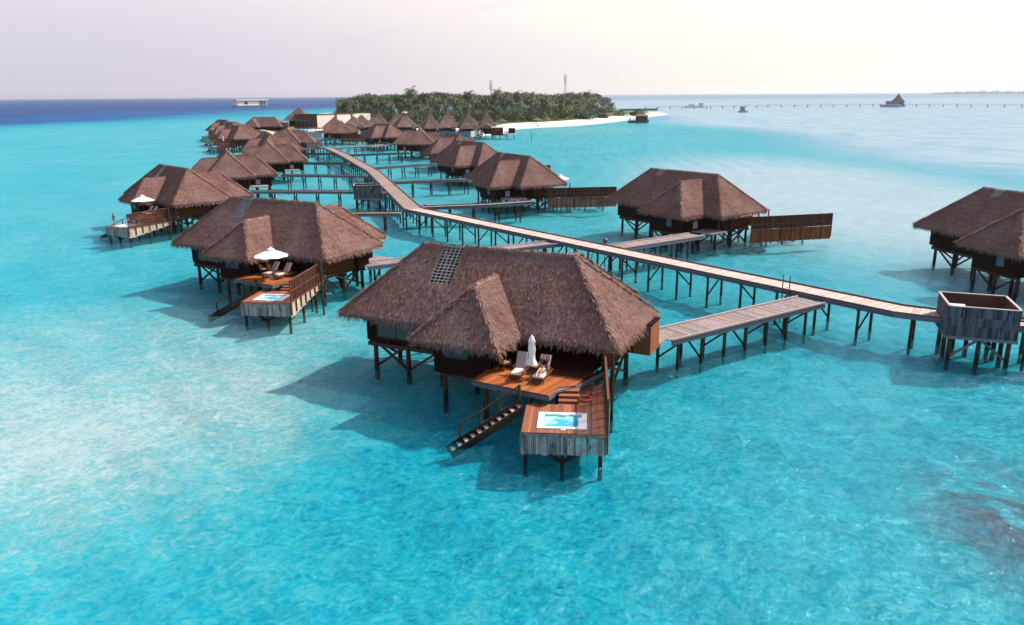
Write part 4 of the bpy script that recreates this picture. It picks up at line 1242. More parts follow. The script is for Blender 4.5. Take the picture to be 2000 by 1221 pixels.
# ---------------------------------------------------------------- people
def skinned(name, mat, joints, edges, parent, sub=2, root=None):
    ks = list(joints); me = bpy.data.meshes.new(name)
    me.from_pydata([joints[k][0] for k in ks], [(ks.index(a), ks.index(b)) for a, b in edges], [])
    o = bpy.data.objects.new(name, me); col.objects.link(o)
    md = o.modifiers.new('skin', 'SKIN'); md.use_smooth_shade = True
    for i, k in enumerate(ks):
        r = joints[k][1]; r = r if isinstance(r, tuple) else (r, r)
        me.skin_vertices[0].data[i].radius = r
        me.skin_vertices[0].data[i].use_root = (k == (root or ks[0]))
    sb = o.modifiers.new('sub', 'SUBSURF'); sb.levels = sb.render_levels = sub
    me.materials.append(M[mat])
    if parent: o.parent = parent
    return o
def hand_joints(J, E, side, wr, d, down, spread=.011):
    """five unequal, slightly curled fingers rooted in the palm"""
    d = Vector(d).normalized(); down = Vector(down).normalized(); s = d.cross(down).normalized()
    w = Vector(wr); palm = w + d * .075
    J['palm' + side] = (tuple(palm), (.034, .018)); E.append(('wrist' + side, 'palm' + side))
    for i, (o_, L) in enumerate(((-1.5, .065), (-.5, .078), (.5, .082), (1.5, .072))):
        b = palm + s * o_ * spread * 1.7 + d * .018; t1 = b + d * L * .55 + down * .008; t2 = t1 + d * L * .45 + down * .03
        for nm, p_, r_ in (('a', b, .009), ('b', t1, .0085), ('c', t2, .007)): J[f'f{i}{nm}{side}'] = (tuple(p_), r_)
        E += [('palm' + side, f'f{i}a{side}'), (f'f{i}a{side}', f'f{i}b{side}'), (f'f{i}b{side}', f'f{i}c{side}')]
    b = w + d * .035 - s * .03; t = b + d * .045 - s * .025 + down * .01
    J['ta' + side] = (tuple(b), .012); J['tb' + side] = (tuple(t), .008); E += [('palm' + side, 'ta' + side), ('ta' + side, 'tb' + side)]
def face(parent, c, fwd, up):
    """small brow, nose and ears joined to the head, hair as a child"""
    return
def person(loc, rz, J, label, hair_c, clothes):
    """J: dict of joints (position, radius) for one continuous body; clothes: list of (name, material, joints, edges)"""
    root = empty('person', loc, rz, label, 'person')
    E = [('pelvis', 'waist'), ('waist', 'chest'), ('chest', 'neck'), ('neck', 'jaw'), ('jaw', 'head'), ('head', 'crown'), ('head', 'nose')]
    for s in 'LR':
        E += [('chest', 'shoulder' + s), ('shoulder' + s, 'elbow' + s), ('elbow' + s, 'wrist' + s),
              ('pelvis', 'hip' + s), ('hip' + s, 'knee' + s), ('knee' + s, 'ankle' + s), ('ankle' + s, 'toe' + s)]
        w = Vector(J['wrist' + s][0]); e = Vector(J['elbow' + s][0])
        hand_joints(J, E, s, w, w - e, J['_down'])
    Jb = {k: v for k, v in J.items() if not k.startswith('_')}
    skinned('body', 'skin', Jb, E, root, 2, 'pelvis')
    h = Vector(J['head'][0]); cr = Vector(J['crown'][0]); no = Vector(J['nose'][0])
    up = (cr - h).normalized(); f = (no - h); f = (f - up * f.dot(up)).normalized(); sd_ = up.cross(f)
    back = h - f * .02 + up * .03
    m = MB(); vs = []; n = 14; K = 7
    for q in range(K + 1):
        th = R(4 + 104 * q / K)
        for i in range(n):
            w = 2 * math.pi * i / n; fr = math.cos(w)
            tt = th * (1 if fr < .2 else 1 - .42 * fr)
            v_ = up * math.cos(tt) * .108 + (f * math.cos(w) * .104 + sd_ * math.sin(w) * .096) * math.sin(tt)
            vs.append(tuple(h + up * .012 - f * .010 + v_ * random.uniform(.98, 1.03)))
    m.add(vs, [(q * n + i, (q + 1) * n + i, (q + 1) * n + (i + 1) % n, q * n + (i + 1) % n) for q in range(K) for i in range(n)] + [tuple(range(n))], .5)
    m.build('hair', 'hair', root, smooth=True)
    for s in (-1, 1):
        m = MB(); m.lathe([(.003, -.012), (.011, -.006), (.012, .004), (.004, .012)], 8, tuple(h + f * .088 + sd_ * .033 * s + up * .012)); m.build('eye', 'dark', root)
        m = MB(); m.lathe([(.004, -.03), (.014, -.015), (.016, .012), (.006, .03)], 8, tuple(h + sd_ * .088 * s - f * .01)); m.build('ear', 'skin', root)
    m = MB(); p_ = h + f * .086 - up * .048; m.beam(p_ - sd_ * .025, p_ + sd_ * .025, .012, .01); m.build('mouth', 'lifering', root)
    for nm, mt, JJ, EE in clothes: skinned(nm, mt, {k: (JJ[k] if k in JJ else J[k]) for k in JJ}, EE, root, 2)
    return root
# man lying back on the lounger (lounger frame: feet towards -y, back rest towards +y)
c56, s56 = math.cos(R(56)), math.sin(R(56))
def bk(x, a, b): return (x, .02 + a * c56 - b * s56, .40 + a * s56 + b * c56)
J = {'pelvis': ((0, -.06, .60), (.15, .12)), 'waist': (bk(0, .27, .20), (.14, .11)), 'chest': (bk(0, .52, .20), (.165, .12)), 'neck': (bk(0, .69, .20), .062),
     'jaw': (bk(0, .76, .24), .075), 'head': (bk(0, .83, .25), (.095, .105)), 'crown': (bk(0, .90, .235), .08), 'nose': (bk(0, .815, .365), .018), '_down': (0, -.3, -1)}
for s, x in (('L', -1), ('R', 1)):
    J['shoulder' + s] = (bk(.19 * x, .62, .19), .062)
    J['elbow' + s] = (bk(.31 * x, .36, .22), .045); J['wrist' + s] = ((.10 * x + .02, -.03 + .03 * x, .80), .03)
    J['hip' + s] = ((.10 * x, -.12, .58), .10); J['knee' + s] = ((.12 * x, -.55, .66 if x > 0 else .60), .062)
    J['ankle' + s] = ((.10 * x - .03, -.95, .52), .042); J['toe' + s] = ((.12 * x - .03, -1.03, .62), .035)
shirtJ = {'waist': (J['waist'][0], (.19, .165)), 'chest': (J['chest'][0], (.215, .175)), 'pelvis': ((0, .0, .63), (.18, .15)),
          'shoulderL': (J['shoulderL'][0], .095), 'shoulderR': (J['shoulderR'][0], .095),
          'sl': (tuple(Vector(J['shoulderL'][0]).lerp(Vector(J['elbowL'][0]), .6)), .08), 'sr': (tuple(Vector(J['shoulderR'][0]).lerp(Vector(J['elbowR'][0]), .6)), .08)}
J['sl'] = J['sr'] = None
shortJ = {'pelvis': ((0, -.06, .60), (.165, .13)), 'hipL': ((-.10, -.13, .585), .115), 'hipR': ((.10, -.13, .585), .115),
          'kl': ((-.115, -.42, .60), .10), 'kr': ((.115, -.42, .645), .10), 'waist': ((0, .04, .64), (.175, .14))}
del J['sl'], J['sr']
person(lg2.location, lg2.rotation_euler.z, J, 'man in black patterned shirt and shorts lying on the right lounger', 0,
       [('shirt', 'shirt', shirtJ, [('chest', 'waist'), ('waist', 'pelvis'), ('chest', 'shoulderL'), ('chest', 'shoulderR'), ('shoulderL', 'sl'), ('shoulderR', 'sr')]),
        ('shorts', 'shorts', shortJ, [('pelvis', 'waist'), ('pelvis', 'hipL'), ('pelvis', 'hipR'), ('hipL', 'kl'), ('hipR', 'kr')])])
# woman standing by the far left tub
J = {'pelvis': ((0, 0, .93), (.15, .11)), 'waist': ((0, .01, 1.10), (.12, .10)), 'chest': ((0, 0, 1.30), (.145, .11)), 'neck': ((0, 0, 1.45), .05),
     'jaw': ((0, -.015, 1.52), .07), 'head': ((0, -.01, 1.58), (.09, .10)), 'crown': ((0, 0, 1.64), .075), 'nose': ((0, -.125, 1.565), .016), '_down': (0, -.1, -1)}
for s, x in (('L', -1), ('R', 1)):
    J['shoulder' + s] = ((.17 * x, 0, 1.40), .05); J['elbow' + s] = ((.23 * x, .04, 1.13), .038)
    J['wrist' + s] = ((.20 * x, -.06, .93), .027); J['hip' + s] = ((.095 * x, 0, .86), .095)
    J['knee' + s] = ((.10 * x, -.01, .48), .055); J['ankle' + s] = ((.10 * x, .02, .09), .036); J['toe' + s] = ((.11 * x, -.13, .035), .03)
person(at('L2', *spa(.35, 1.0), ZS + .003), ang('L2', R(40)), J, 'person in dark swimwear standing on the far left deck edge', 0,
       [('swimsuit', 'swim', {'pelvis': ((0, 0, .92), (.16, .12)), 'waist': ((0, .01, 1.10), (.13, .11)), 'chest': ((0, 0, 1.28), (.155, .12)), 'hipL': ((-.08, 0, .88), .10), 'hipR': ((.08, 0, .88), .10)},
         [('pelvis', 'waist'), ('waist', 'chest'), ('pelvis', 'hipL'), ('pelvis', 'hipR')])])

# ---------------------------------------------------------------- small things on the boardwalk
def ladder(a, b, w, label, grp=None, rungs=9, mat='stilt'):
    a, b = Vector(a), Vector(b); d = (b - a).normalized()
    root = empty('ladder', tuple(b), 0, label, 'ladder', grp)
    s = Vector((-.79, -.61, 0)).cross(Vector((0, 0, 1))) * w / 2
    for k in (-1, 1):
        m = MB(); m.beam(a - b + s * k, s * k, .06, .06); m.build('side_rail', mat, root)
    for i in range(rungs):
        p = (a - b).lerp(Vector((0, 0, 0)), (i + .5) / rungs)
        m = MB(); m.beam(p - s, p + s, .05, .05); m.build('rung', mat, root)
ladder((8.3, 67.6 + 13.5, 2.3), (7.7, 67.0 + 13.2, -.3), .7, 'wooden ladder hanging from the near side of the main boardwalk')
t = empty('ladder', (22.4, 62.6, 0), 0, 'ladder with two tall orange handrails rising above the boardwalk edge', 'ladder')
for k in (-.24, .24):
    m = MB(); m.beam((k * .8, k * -1.0 + .02, -.4), (k * .8, k * -1.0, 3.7), .07, .07); m.build('handrail', 'fencelow', t)
for i in range(7):
    m = MB(); m.beam((-.19, .24, .1 + i * .3), (.19, -.24, .1 + i * .3), .05, .05); m.build('rung', 'fencelow', t)
t = empty('mooring_ball', (10.1, 84.0, 2.4), 0, 'round red-brown ball standing on a post beside the main boardwalk', 'ball')
m = MB(); m.lathe([(.05, -2.9), (.05, .0), (.10, .02), (.10, .08)], 10); m.build('post', 'stilt', t)
m = MB(); m.lathe([(.03, .08)] + [(.29 * math.sin(R(a_)), .36 - .29 * math.cos(R(a_))) for a_ in range(15, 180, 15)] + [(.03, .66), (.02, .74)], 18); m.build('ball', 'redpot', t, smooth=True)
t = empty('life_ring_post', (-12.2, 111.9, 2.2), 0, 'slim post with an orange life ring at the boardwalk bend', 'life ring post')
m = MB(); m.tube((0, 0, -2.9), (0, 0, 1.0), .05, .04, 8); m.build('post', 'stilt', t)
m = MB()
for i in range(20):
    w0, w1 = 2 * math.pi * i / 20, 2 * math.pi * (i + 1) / 20
    m.tube((.26 * math.cos(w0), -.06, .70 + .26 * math.sin(w0)), (.26 * math.cos(w1), -.06, .70 + .26 * math.sin(w1)), .06, .06, 7, cap=False)
m.build('ring', 'lifering', t)
for (x, y, r_, lab) in ((29.6, 95.2, 1.5, 'dark coral head, the right one of two near the long fence'), (27.2, 93.9, 1.6, 'dark coral head, the left one of two near the long fence'), (24.0, 92.6, .8, 'smallest faint coral head beside the wide pinkish jetty')):
    m = MB(); n = 14; vs = []
    for j in range(4):
        for i in range(n):
            w = 2 * math.pi * i / n; rr = r_ * (1, .85, .55, .2)[j] * random.uniform(.75, 1.2)
            vs.append((rr * math.cos(w), rr * .8 * math.sin(w), (0, .35, .6, .7)[j]))
    m.add(vs, [(j * n + i, j * n + (i + 1) % n, (j + 1) * n + (i + 1) % n, (j + 1) * n + i) for j in range(3) for i in range(n)] + [tuple(3 * n + i for i in range(n))], .5)
    tag(m.build('coral_head', 'coral', loc=(x, y, -.76)), lab, 'coral', 'coral heads under the water')

# ---------------------------------------------------------------- far group: screens, spa building, beach villas
def screen(P, z0, z1, label, mats, grp):
    root = empty('screen_fence', (P[0][0], P[0][1], 0), 0, label, 'fence', grp)
    o = Vector(P[0])
    n = 0
    for i in range(len(P) - 1):
        a, b = Vector(P[i]) - o, Vector(P[i + 1]) - o; L = (b - a).length; k = max(1, int(L / 4.2))
        for j in range(k):
            p, q = a.lerp(b, (j + .04) / k), a.lerp(b, (j + .96) / k)
            m = MB(); m.beam((p.x, p.y, (z0 + z1) / 2), (q.x, q.y, (z0 + z1) / 2), .08, z1 - z0)
            for s in range(1, 8):
                c = p.lerp(q, s / 8); m.beam((c.x, c.y, z0), (c.x, c.y, z1), .14, .05)
            m.build('panel', mats[min(len(mats) - 1, i)], root); n += 1
            m = MB(); m.tube((p.x, p.y, -1.05), (p.x, p.y, z1 + .05), .14, .12, 6); m.build('post', 'stilt', root)
    return root
screen([(-49.5, 345), (-42.5, 338.5), (-16.9, 339.2), (-12.0, 353.5)], 1.0, 3.4, 'row of blue-grey panels on stilts with pale ones at its right end', ['bluegrey', 'bluegrey', 'palegrey'], 'panel screens by the beach villas')
screen([(-91.5, 352), (-85, 342), (-78, 334)], 1.3, 3.6, 'curved lilac screen fence below the brown spa building', ['palegrey', 'palegrey'], 'panel screens by the beach villas')
screen([(-72, 352), (-60, 350), (-52, 345)], 1.2, 3.4, 'blue-grey screen behind the farthest end-on villa', ['bluegrey', 'bluegrey'], 'panel screens by the beach villas')
screen([(-74.5, 342), (-72, 352)], 1.2, 3.2, 'short dark blue screen right of the curved lilac fence', ['bluegrey'], 'panel screens by the beach villas')
# orange screen wall by the distant villa
t = empty('screen_wall', (-116.8, 401, 0), R(-4), 'bright orange boarded wall with a sloping end, far left', 'wall')
m = MB()
for k in range(9):
    m.box(0, -.08, 2.0 + k * .42, 7.2 - (0 if k > 4 else -.5 * (4 - k)), .08, 2.0 + k * .42 + .40)
m.build('boards', 'orange', t)
m = MB(); m.box(-6.4, -.1, 2.0, -.05, .12, 5.8); m.build('dark_boards', 'wall', t)
for k in range(4):
    m = MB(); m.tube((-5 + 3.6 * k, .3, -1.05), (-5 + 3.6 * k, .3, 2.0), .15, .15, 7); m.build('stilt', 'stilt', t)
m = MB(); m.box(-7, -2.5, 1.8, 8.2, 3, 1.98); m.build('platform', 'jettydeck', t)
# spa building
def pyramid(root, x, y, z, hw, h, power=1.0, cap=None, n=4, rot=45, name='thatched_roof', finial=True, hd_=None):
    m = MB(); K = 10; vs = []
    NN = 24
    for j in range(K + 1):
        f = j / K; r = hw * ((1 - f) ** power)
        zz = z + h * f
        if cap and r < cap: r = cap
        for i in range(NN):
            w = 2 * math.pi * i / NN
            c_ = max(abs(math.cos(w)), abs(math.sin(w))); rr = r / (c_ ** .93)
            jit = 1 + (random.uniform(-.02, .02) if j else random.uniform(-.03, .02))
            px_, py_ = rr * math.cos(w) * jit, rr * math.sin(w) * jit * ((hd_ or hw) / hw)
            a_ = R(rot - 45)
            vs.append((x + px_ * math.cos(a_) - py_ * math.sin(a_), y + px_ * math.sin(a_) + py_ * math.cos(a_), zz + (random.uniform(-.12, .05) if not j else 0)))
    fs = [(j * NN + i, j * NN + (i + 1) % NN, (j + 1) * NN + (i + 1) % NN, (j + 1) * NN + i) for j in range(K) for i in range(NN)]
    fs += [tuple(K * NN + i for i in range(NN)), tuple(range(NN - 1, -1, -1))]
    m.add(vs, fs, .45)
    # strands over the surface
    for _ in range(int(hw * hw * 14)):
        i = random.randrange(len(fs) - 2); a_, b_, c_, d_ = [Vector(vs[q]) for q in fs[i]]
        u, v = random.random(), random.random(); p = (a_.lerp(b_, u)).lerp(d_.lerp(c_, u), v); dn = (a_ - d_).normalized()
        nn = (b_ - a_).cross(d_ - a_)
        if nn.length < 1e-5: continue
        nn.normalize(); sd_ = dn.cross(nn) * .09
        m.add([p - sd_, p + sd_, p + dn * .8 + nn * .12 + sd_, p + dn * .8 + nn * .12 - sd_], [(0, 1, 2, 3)], min(1, max(0, random.gauss(.45, .25))))
    o = m.build(name, 'thatch_far', root)
    if cap:
        m = MB(); m.lathe([(cap * 1.25, 0), (cap * 1.25, .35), (cap, .6)], 12, (x, y, z + h)); m.build('roof_cap', 'whitecap', o)
    elif finial:
        m = MB(); m.tube((x, y, z + h - .3), (x, y, z + h + .9), .12, .04, 6); m.build('finial', 'batten', o)
    return o
t = empty('spa_building', (-105, 427, 0), 0, 'brown building with a pyramid roof and a long white wall', 'building')
pyramid(t, -7.0, 4, 5.9, 7.6, 6.8, 1.0, finial=False)
m = MB(); m.box(-11.5, -.5, 2.4, 0, 8, 6.2); m.build('wall', 'wall', t)
m = MB(); m.box(-7.6, -3.0, 2.3, 4.0, -.6, 8.8); m.build('front_wall', 'wallbrown', t)
for k in range(4):
    m = MB(); m.box(-6.2 + k * 2.2, -3.06, 2.6, -5.2 + k * 2.2, -2.98, 4.6); w = m.build('window', 'frame', t)
    m = MB(); m.box(-6.1 + k * 2.2, -3.10, 2.7, -5.3 + k * 2.2, -3.05, 4.5); m.build('pane', 'glass', w)
WW = lambda a, o: (4.03 + a * .62 + o * .785, -3.0 + a * .785 - o * .62)
m = MB(); m.prism([WW(0, 0), WW(37, 0), WW(37, -2), WW(0, -2)], 2.3, 8.7); m.build('white_wall', 'whitewall', t)
m = MB(); m.box(-7.8, -3.2, 8.81, 4.2, -.6, 9.25); m.prism([WW(0, .2), WW(26, .2), WW(26, -2), WW(0, -2)], 8.71, 9.2); m.build('cornice', 'cornice', t)
for x in (12.0, 23.0):
    m = MB(); m.prism([WW(x, .01), WW(x + 1, .01), WW(x + 1, .25), WW(x, .25)], 2.3, 8.8); m.build('pier', 'cornice', t)
m = MB(); m.box(-15, -6.5, 1.7, 20, 9, 2.28); m.build('base_platform', 'jettydeck', t)
for k in range(10):
    m = MB(); m.tube((-14 + 4.4 * k, -6, -1.05), (-14 + 4.4 * k, -6, 1.7), .22, .2, 7); m.build('stilt', 'stilt', t)
PAV = [(-80.4, 370.5, 5.6, 4.7, 0, 'squat pyramid roof hidden behind the farthest end-on villa'),
       (-73.6, 381.4, 5.8, 4.6, 0, 'pyramid roofed beach villa in front of the white wall end'),
       (-76.5, 416.8, 5.0, 4.6, 0, 'small pyramid roof at the right end of the white wall'),
       (-63.4, 376.2, 5.4, 4.6, 0, 'pyramid roofed beach villa above the long pale villa roof'),
       (-65.8, 407.0, 4.4, 6.6, 0, 'tall narrow pyramid roof behind the squat ones at left'),
       (-57.1, 412.4, 5.2, 5.2, 0, 'pyramid roof just left of the white capped one'),
       (-48.6, 373.1, 5.4, 6.0, .9, 'beach villa roof with a round white cap'),
       (-34.8, 339.3 + 14, 4.2, 6.9, 0, 'steep dark pyramid roof right of the white capped roof'),
       (-38.2, 382, 4.6, 5.6, 0, 'pyramid roof half hidden behind the steep dark one'),
       (-29.4, 364.1, 5.0, 5.3, 0, 'broad pyramid roof above the middle of the blue panels'),
       (-30.0, 388.0, 4.0, 7.6, 0, 'tall pointed roof rising behind the broad one'),
       (-18.0, 349.6, 4.8, 6.9, 0, 'steep roof above the pale panels'),
       (-19.1, 376.4, 5.6, 5.3, 0, 'lower roof joining the steep one above the pale panels'),
       (-10.7, 362.8, 4.2, 7.4, 0, 'rightmost steep roof beside the beach')]
for x, y, hw, h, cap, lab in PAV:
    t = empty('beach_villa', (x, y, 0), R(random.uniform(-12, 12) + 12), lab, 'beach villa', 'pyramid roofed villas at the island edge')
    pyramid(t, 0, 0, 4.3, hw, h, 1.0 if h < 6.2 else 1.15, cap or None)
    b = hw - 1.1
    m = MB(); m.box(-b, -b * .9, 2.2, b * .45, b * .9, 4.6); m.build('wall', 'dark', t)
    m = MB(); m.box(b * .46, -b * .92, 2.2, b, b * .9, 4.6); m.build('side_wall', 'wallred', t)
    m = MB(); m.box(b * .52, -b * .94, 3.5, b * .9, -b * .921, 4.2); m.build('window', 'acwhite', t)
    m = MB(); m.box(-b, -b * .96, 2.2, b * .45, -b * .91, 2.9); m.build('balustrade', 'bluegrey', t)
    m = MB(); m.box(-hw, -hw, 1.9, hw, hw, 2.19); m.build('deck', 'boardwalk', t)
    for sx in (-1, 1):
        for sy in (-1, 1):
            m = MB(); m.tube((sx * b, sy * b, -1.05), (sx * b, sy * b, 1.9), .2, .2, 7); m.build('stilt', 'stilt', t)
t = empty('deck_pavilion', (-8.3, 355.5, 0), R(0), 'red-brown cabin with a gable roof and white sun deck beside the beach', 'cabin')
m = MB()
m.add([(-4.2, -4, 3.9), (-2.0, -4, 6.2), (.8, -4, 3.9), (-4.2, 3, 3.9), (-2.0, 3, 6.2), (.8, 3, 3.9)], [(0, 3, 4, 1), (1, 4, 5, 2), (0, 1, 2), (3, 5, 4), (0, 2, 5, 3)], .5)
m.build('gable_roof', 'thatch_far', t)
m = MB(); m.box(-3.4, -3.4, 1.6, -.2, 2.6, 3.88); m.build('wall', 'wall', t)
m = MB(); m.box(-.2, -3.6, 1.0, 5.0, 2.4, 4.3); m.build('cabin_wall', 'wallred', t)
m = MB(); m.box(-.3, -3.8, 4.31, 4.4, 2.6, 4.5); m.build('flat_roof', 'acwhite', t)
m = MB(); m.box(1.6, -3.66, 3.1, 3.4, -3.61, 4.0); m.build('shutter', 'orange', t)
m = MB(); m.box(5.0, -4.2, 1.55, 10.4, 2.4, 1.75); m.build('deck', 'acwhite', t)
m = MB(); m.box(5.0, -4.2, .5, 7.2, -4.0, 1.54); m.build('deck_skirt', 'palegrey', t)
for k in range(5):
    m = MB(); m.tube((-2.6 + 3.1 * k, -3.6, -1.05), (-2.6 + 3.1 * k, -3.6, 1.54), .16, .16, 7); m.build('stilt', 'stilt', t)
m = MB(); m.box(7.4, -2.0, 1.76, 10.3, 2.2, 3.9); m.build('screen_box', 'wall', t)
for x in (5.6, 7.0):
    m = MB(); m.beam((x, -3.4, 1.75), (x, -3.4, 4.2), .12, .12); m.build('pergola_post', 'acwhite', t)
m = MB(); m.beam((5.3, -3.4, 4.2), (8.4, -3.4, 4.2), .12, .12); m.build('pergola_beam', 'acwhite', t)
m = MB(); m.tube((8.5, 330, -1.05), (8.5, 330, 4.0), .10, .08, 8)
tag(m.build('marker_post', 'hullteal'), 'lone dark marker post in the water off the beach', 'post')
umbrella_closed((-23.6, 377, 2.2), 'furled white parasol between two steep beach roofs')

# ---------------------------------------------------------------- palms and bushes on the island
def crown_mesh(mb, c, r, nf, seg, tone0=0.0, thick=.34, drop=None):
    c = Vector(c)
    for k in range(nf):
        az = 2 * math.pi * (k + random.uniform(-.35, .35)) / nf * 2.4
        el = random.uniform(-.25, 1.15); L = r * random.uniform(.8, 1.15)
        d = Vector((math.cos(az), math.sin(az), 0)); side = Vector((-d.y, d.x, 0))
        p = c.copy(); v = d * math.cos(el) + Vector((0, 0, math.sin(el)))
        g = random.uniform(.24, .36); tone = min(1, max(0, random.gauss(.5 + tone0, .28)))
        w = r * .15
        for s in range(seg):
            q = p + v * (L / seg); f = (s + .5) / seg
            lw = w * math.sin(math.pi * min(1, .18 + f * .82)) * 1.6 + .05
            for sg in (-1, 1):
                t0 = p.lerp(q, .05); t1 = p.lerp(q, .05 + thick)
                for hh in (0, .5):
                    a0 = p.lerp(q, hh + .03); a1 = p.lerp(q, hh + .03 + thick * .9)
                    tip = a1 + side * sg * lw * random.uniform(.8, 1.2) + v * lw * .5 - Vector((0, 0, lw * random.uniform(.45, .9)))
                    mb.add([a0, a1, tip], [(0, 1, 2)], tone)
            p = q; v = (v + Vector((0, 0, -g * (1.1 + f)))).normalized()
def palm_proto(h, r, nf, seg, lean, fm):
    t = empty('palm_tree')
    m = MB(); n = 7; pts = []
    for j in range(8):
        f = j / 7; pts.append(Vector((lean * h * f * f, lean * .4 * h * math.sin(f * 2.2), h * f)))
    for j in range(7): m.tube(pts[j], pts[j + 1], .26 - .018 * j, .26 - .018 * (j + 1), n, random.random(), cap=False)
    m.build('trunk', 'trunk', t)
    m = MB(); crown_mesh(m, pts[-1], r, nf, seg); m.build('crown', fm, t)
    return t
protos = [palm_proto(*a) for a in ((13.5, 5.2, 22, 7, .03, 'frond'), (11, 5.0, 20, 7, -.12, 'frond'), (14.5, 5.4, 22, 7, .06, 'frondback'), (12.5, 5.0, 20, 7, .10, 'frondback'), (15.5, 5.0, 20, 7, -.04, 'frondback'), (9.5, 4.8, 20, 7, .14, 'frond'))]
cand = []
rnd = random.Random(3)
y = 415
while y < 900:
    x = -200
    while x < 140:
        X, Y = x + rnd.uniform(-2.8, 2.8), y + rnd.uniform(-2.8, 2.8)
        if X > -.214 * Y + 3 and inside(X, Y, beachP):
            ed = edge_dist(X, Y, beachP)
            mg = 24 if X < 40 else 24 + (X - 40) * .35
            if X < -8: mg = 42
            if Y > 470 and X < -60: mg = 8
            if ed > mg: cand.append((X, Y, ed - mg))
        x += 7.6
    y += 7.6
cand.sort(key=lambda c: (c[1] - 14 * (c[2] < 8), c[0]))
front = sorted(cand, key=lambda c: math.hypot(c[0], c[1]))
# keep the nearest along every line of sight so the visible edge is made of individual palms
bins = {}
for c_ in front:
    k = int(math.atan2(c_[0], c_[1]) / R(.85)); bins.setdefault(k, []).append(c_)
ind, rest = [], []
per = max(1, int(292 / max(1, len(bins))))
for k, L in bins.items():
    ind += L[:per]; rest += L[per:]
rest.sort(key=lambda c: math.hypot(c[0], c[1]))
while len(ind) < 292 and rest: ind.append(rest.pop(0))
PG = 'coconut palms on the island'
def hill(X, Y): return (1 + .07 * math.sin(X * .11 + 1) + .05 * math.sin(X * .27 + Y * .05)) * (.72 + .28 * min(1, max(0, (X + .214 * Y) / 26.0)))
first = set()
for i, (X, Y, e) in enumerate(ind):
    pick = rnd.choice((0, 1, 5, 0, 3)) if e < 7 else rnd.choice((0, 2, 3, 4, 2, 4))
    if pick in first: o = copy_tree(protos[pick])
    else: o = protos[pick]; first.add(pick)
    hx = min(1, e / 40)
    s = (rnd.uniform(.78, 1.05) + (.20 if rnd.random() < .10 else 0)) * (.86 + .20 * hx) * hill(X, Y)
    o.location = (X, Y, 1.2); o.rotation_euler = (0, 0, rnd.uniform(0, 6.28)); o.scale = (s * 1.02, s * 1.02, s)
    tag(o, 'coconut palm in the crowded grove covering the island', 'palm tree', PG)
for i, p in enumerate(protos):
    if i not in first: p.location = (-60 + i * 9, 700, 1.2); tag(p, 'coconut palm in the crowded grove covering the island', 'palm tree', PG)
m = MB()
rest = [r for r in rest if r[1] < 880]
for X, Y, e in rest:
    crown_mesh(m, (X, Y, 1.2 + rnd.uniform(11, 15.8) * hill(X, Y)), 4.6, 11, 4, -.1, .45)
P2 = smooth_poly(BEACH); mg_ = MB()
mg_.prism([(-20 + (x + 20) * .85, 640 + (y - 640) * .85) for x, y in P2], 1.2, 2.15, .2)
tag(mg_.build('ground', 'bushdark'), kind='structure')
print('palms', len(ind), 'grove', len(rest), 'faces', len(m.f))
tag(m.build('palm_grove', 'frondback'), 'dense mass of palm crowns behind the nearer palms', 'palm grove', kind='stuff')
def leafball(m, c, rx, ry, rz, n, s):
    for _ in range(n):
        d = Vector((random.gauss(0, 1), random.gauss(0, 1), abs(random.gauss(0, 1)))).normalized() * random.uniform(.72, 1.05)
        k = 1 + .22 * math.sin(d.x * 5 + c[0]) * math.cos(d.y * 4 + c[1])
        p = Vector((c[0] + d.x * rx * k, c[1] + d.y * ry * k, c[2] + d.z * rz * k))
        a = Vector((random.gauss(0, 1), random.gauss(0, 1), random.gauss(0, 1))).normalized(); b = a.cross(d + Vector((.1, .2, .3))).normalized()
        t_ = min(1, max(0, random.gauss(.5, .3)))
        m.add([p - a * s, p + b * s * .6, p + a * s, p - b * s * .6], [(0, 1, 2, 3)], t_)
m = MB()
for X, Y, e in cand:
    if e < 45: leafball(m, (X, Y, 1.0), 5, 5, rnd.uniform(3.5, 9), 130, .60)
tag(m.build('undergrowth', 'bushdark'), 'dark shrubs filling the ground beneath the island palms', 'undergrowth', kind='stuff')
BUSH = [(14, 507, 4.5, 4, 'small round light green bush left of the thatched beach parasols'), (22, 520, 6.5, 5, 'wide green and yellow bush between two beach parasols'),
        (29, 530, 4, 4, 'yellowish bush behind the second beach parasol'), (45, 560, 6.5, 5.5, 'bright yellow-green bush right of the beach parasols'),
        (52, 553, 7.0, 5, 'dark green rounded bush reaching out onto the sand'), (66, 585, 6, 4.5, 'squat dark bush in front of the thatched hut'),
        (85, 640, 8.5, 6, 'large yellow-green bush near the end of the beach'), (100, 655, 5, 4, 'dark bush beside the large yellow-green one'), (112, 690, 7.5, 5.5, 'last green bush at the tip of the grove')]
for x, y, r_, h_, lab in BUSH:
    t = empty('bush', (x, y, 1.0), 0, lab, 'bush', 'bushes along the beach')
    m = MB()
    for k in range(5): leafball(m, (random.uniform(-.45, .45) * r_, random.uniform(-.3, .3) * r_, 0), r_ * .62, r_ * .55, h_ * random.uniform(.7, 1), 200, .42)
    m.build('foliage', 'bushdark' if 'dark' in lab else 'bush', t)
    m = MB()
    for k in range(4): m.tube((0, 0, -.3), (random.uniform(-1, 1), random.uniform(-1, 1), h_ * .6), .12, .05, 5)
    m.build('stem', 'trunk', t)
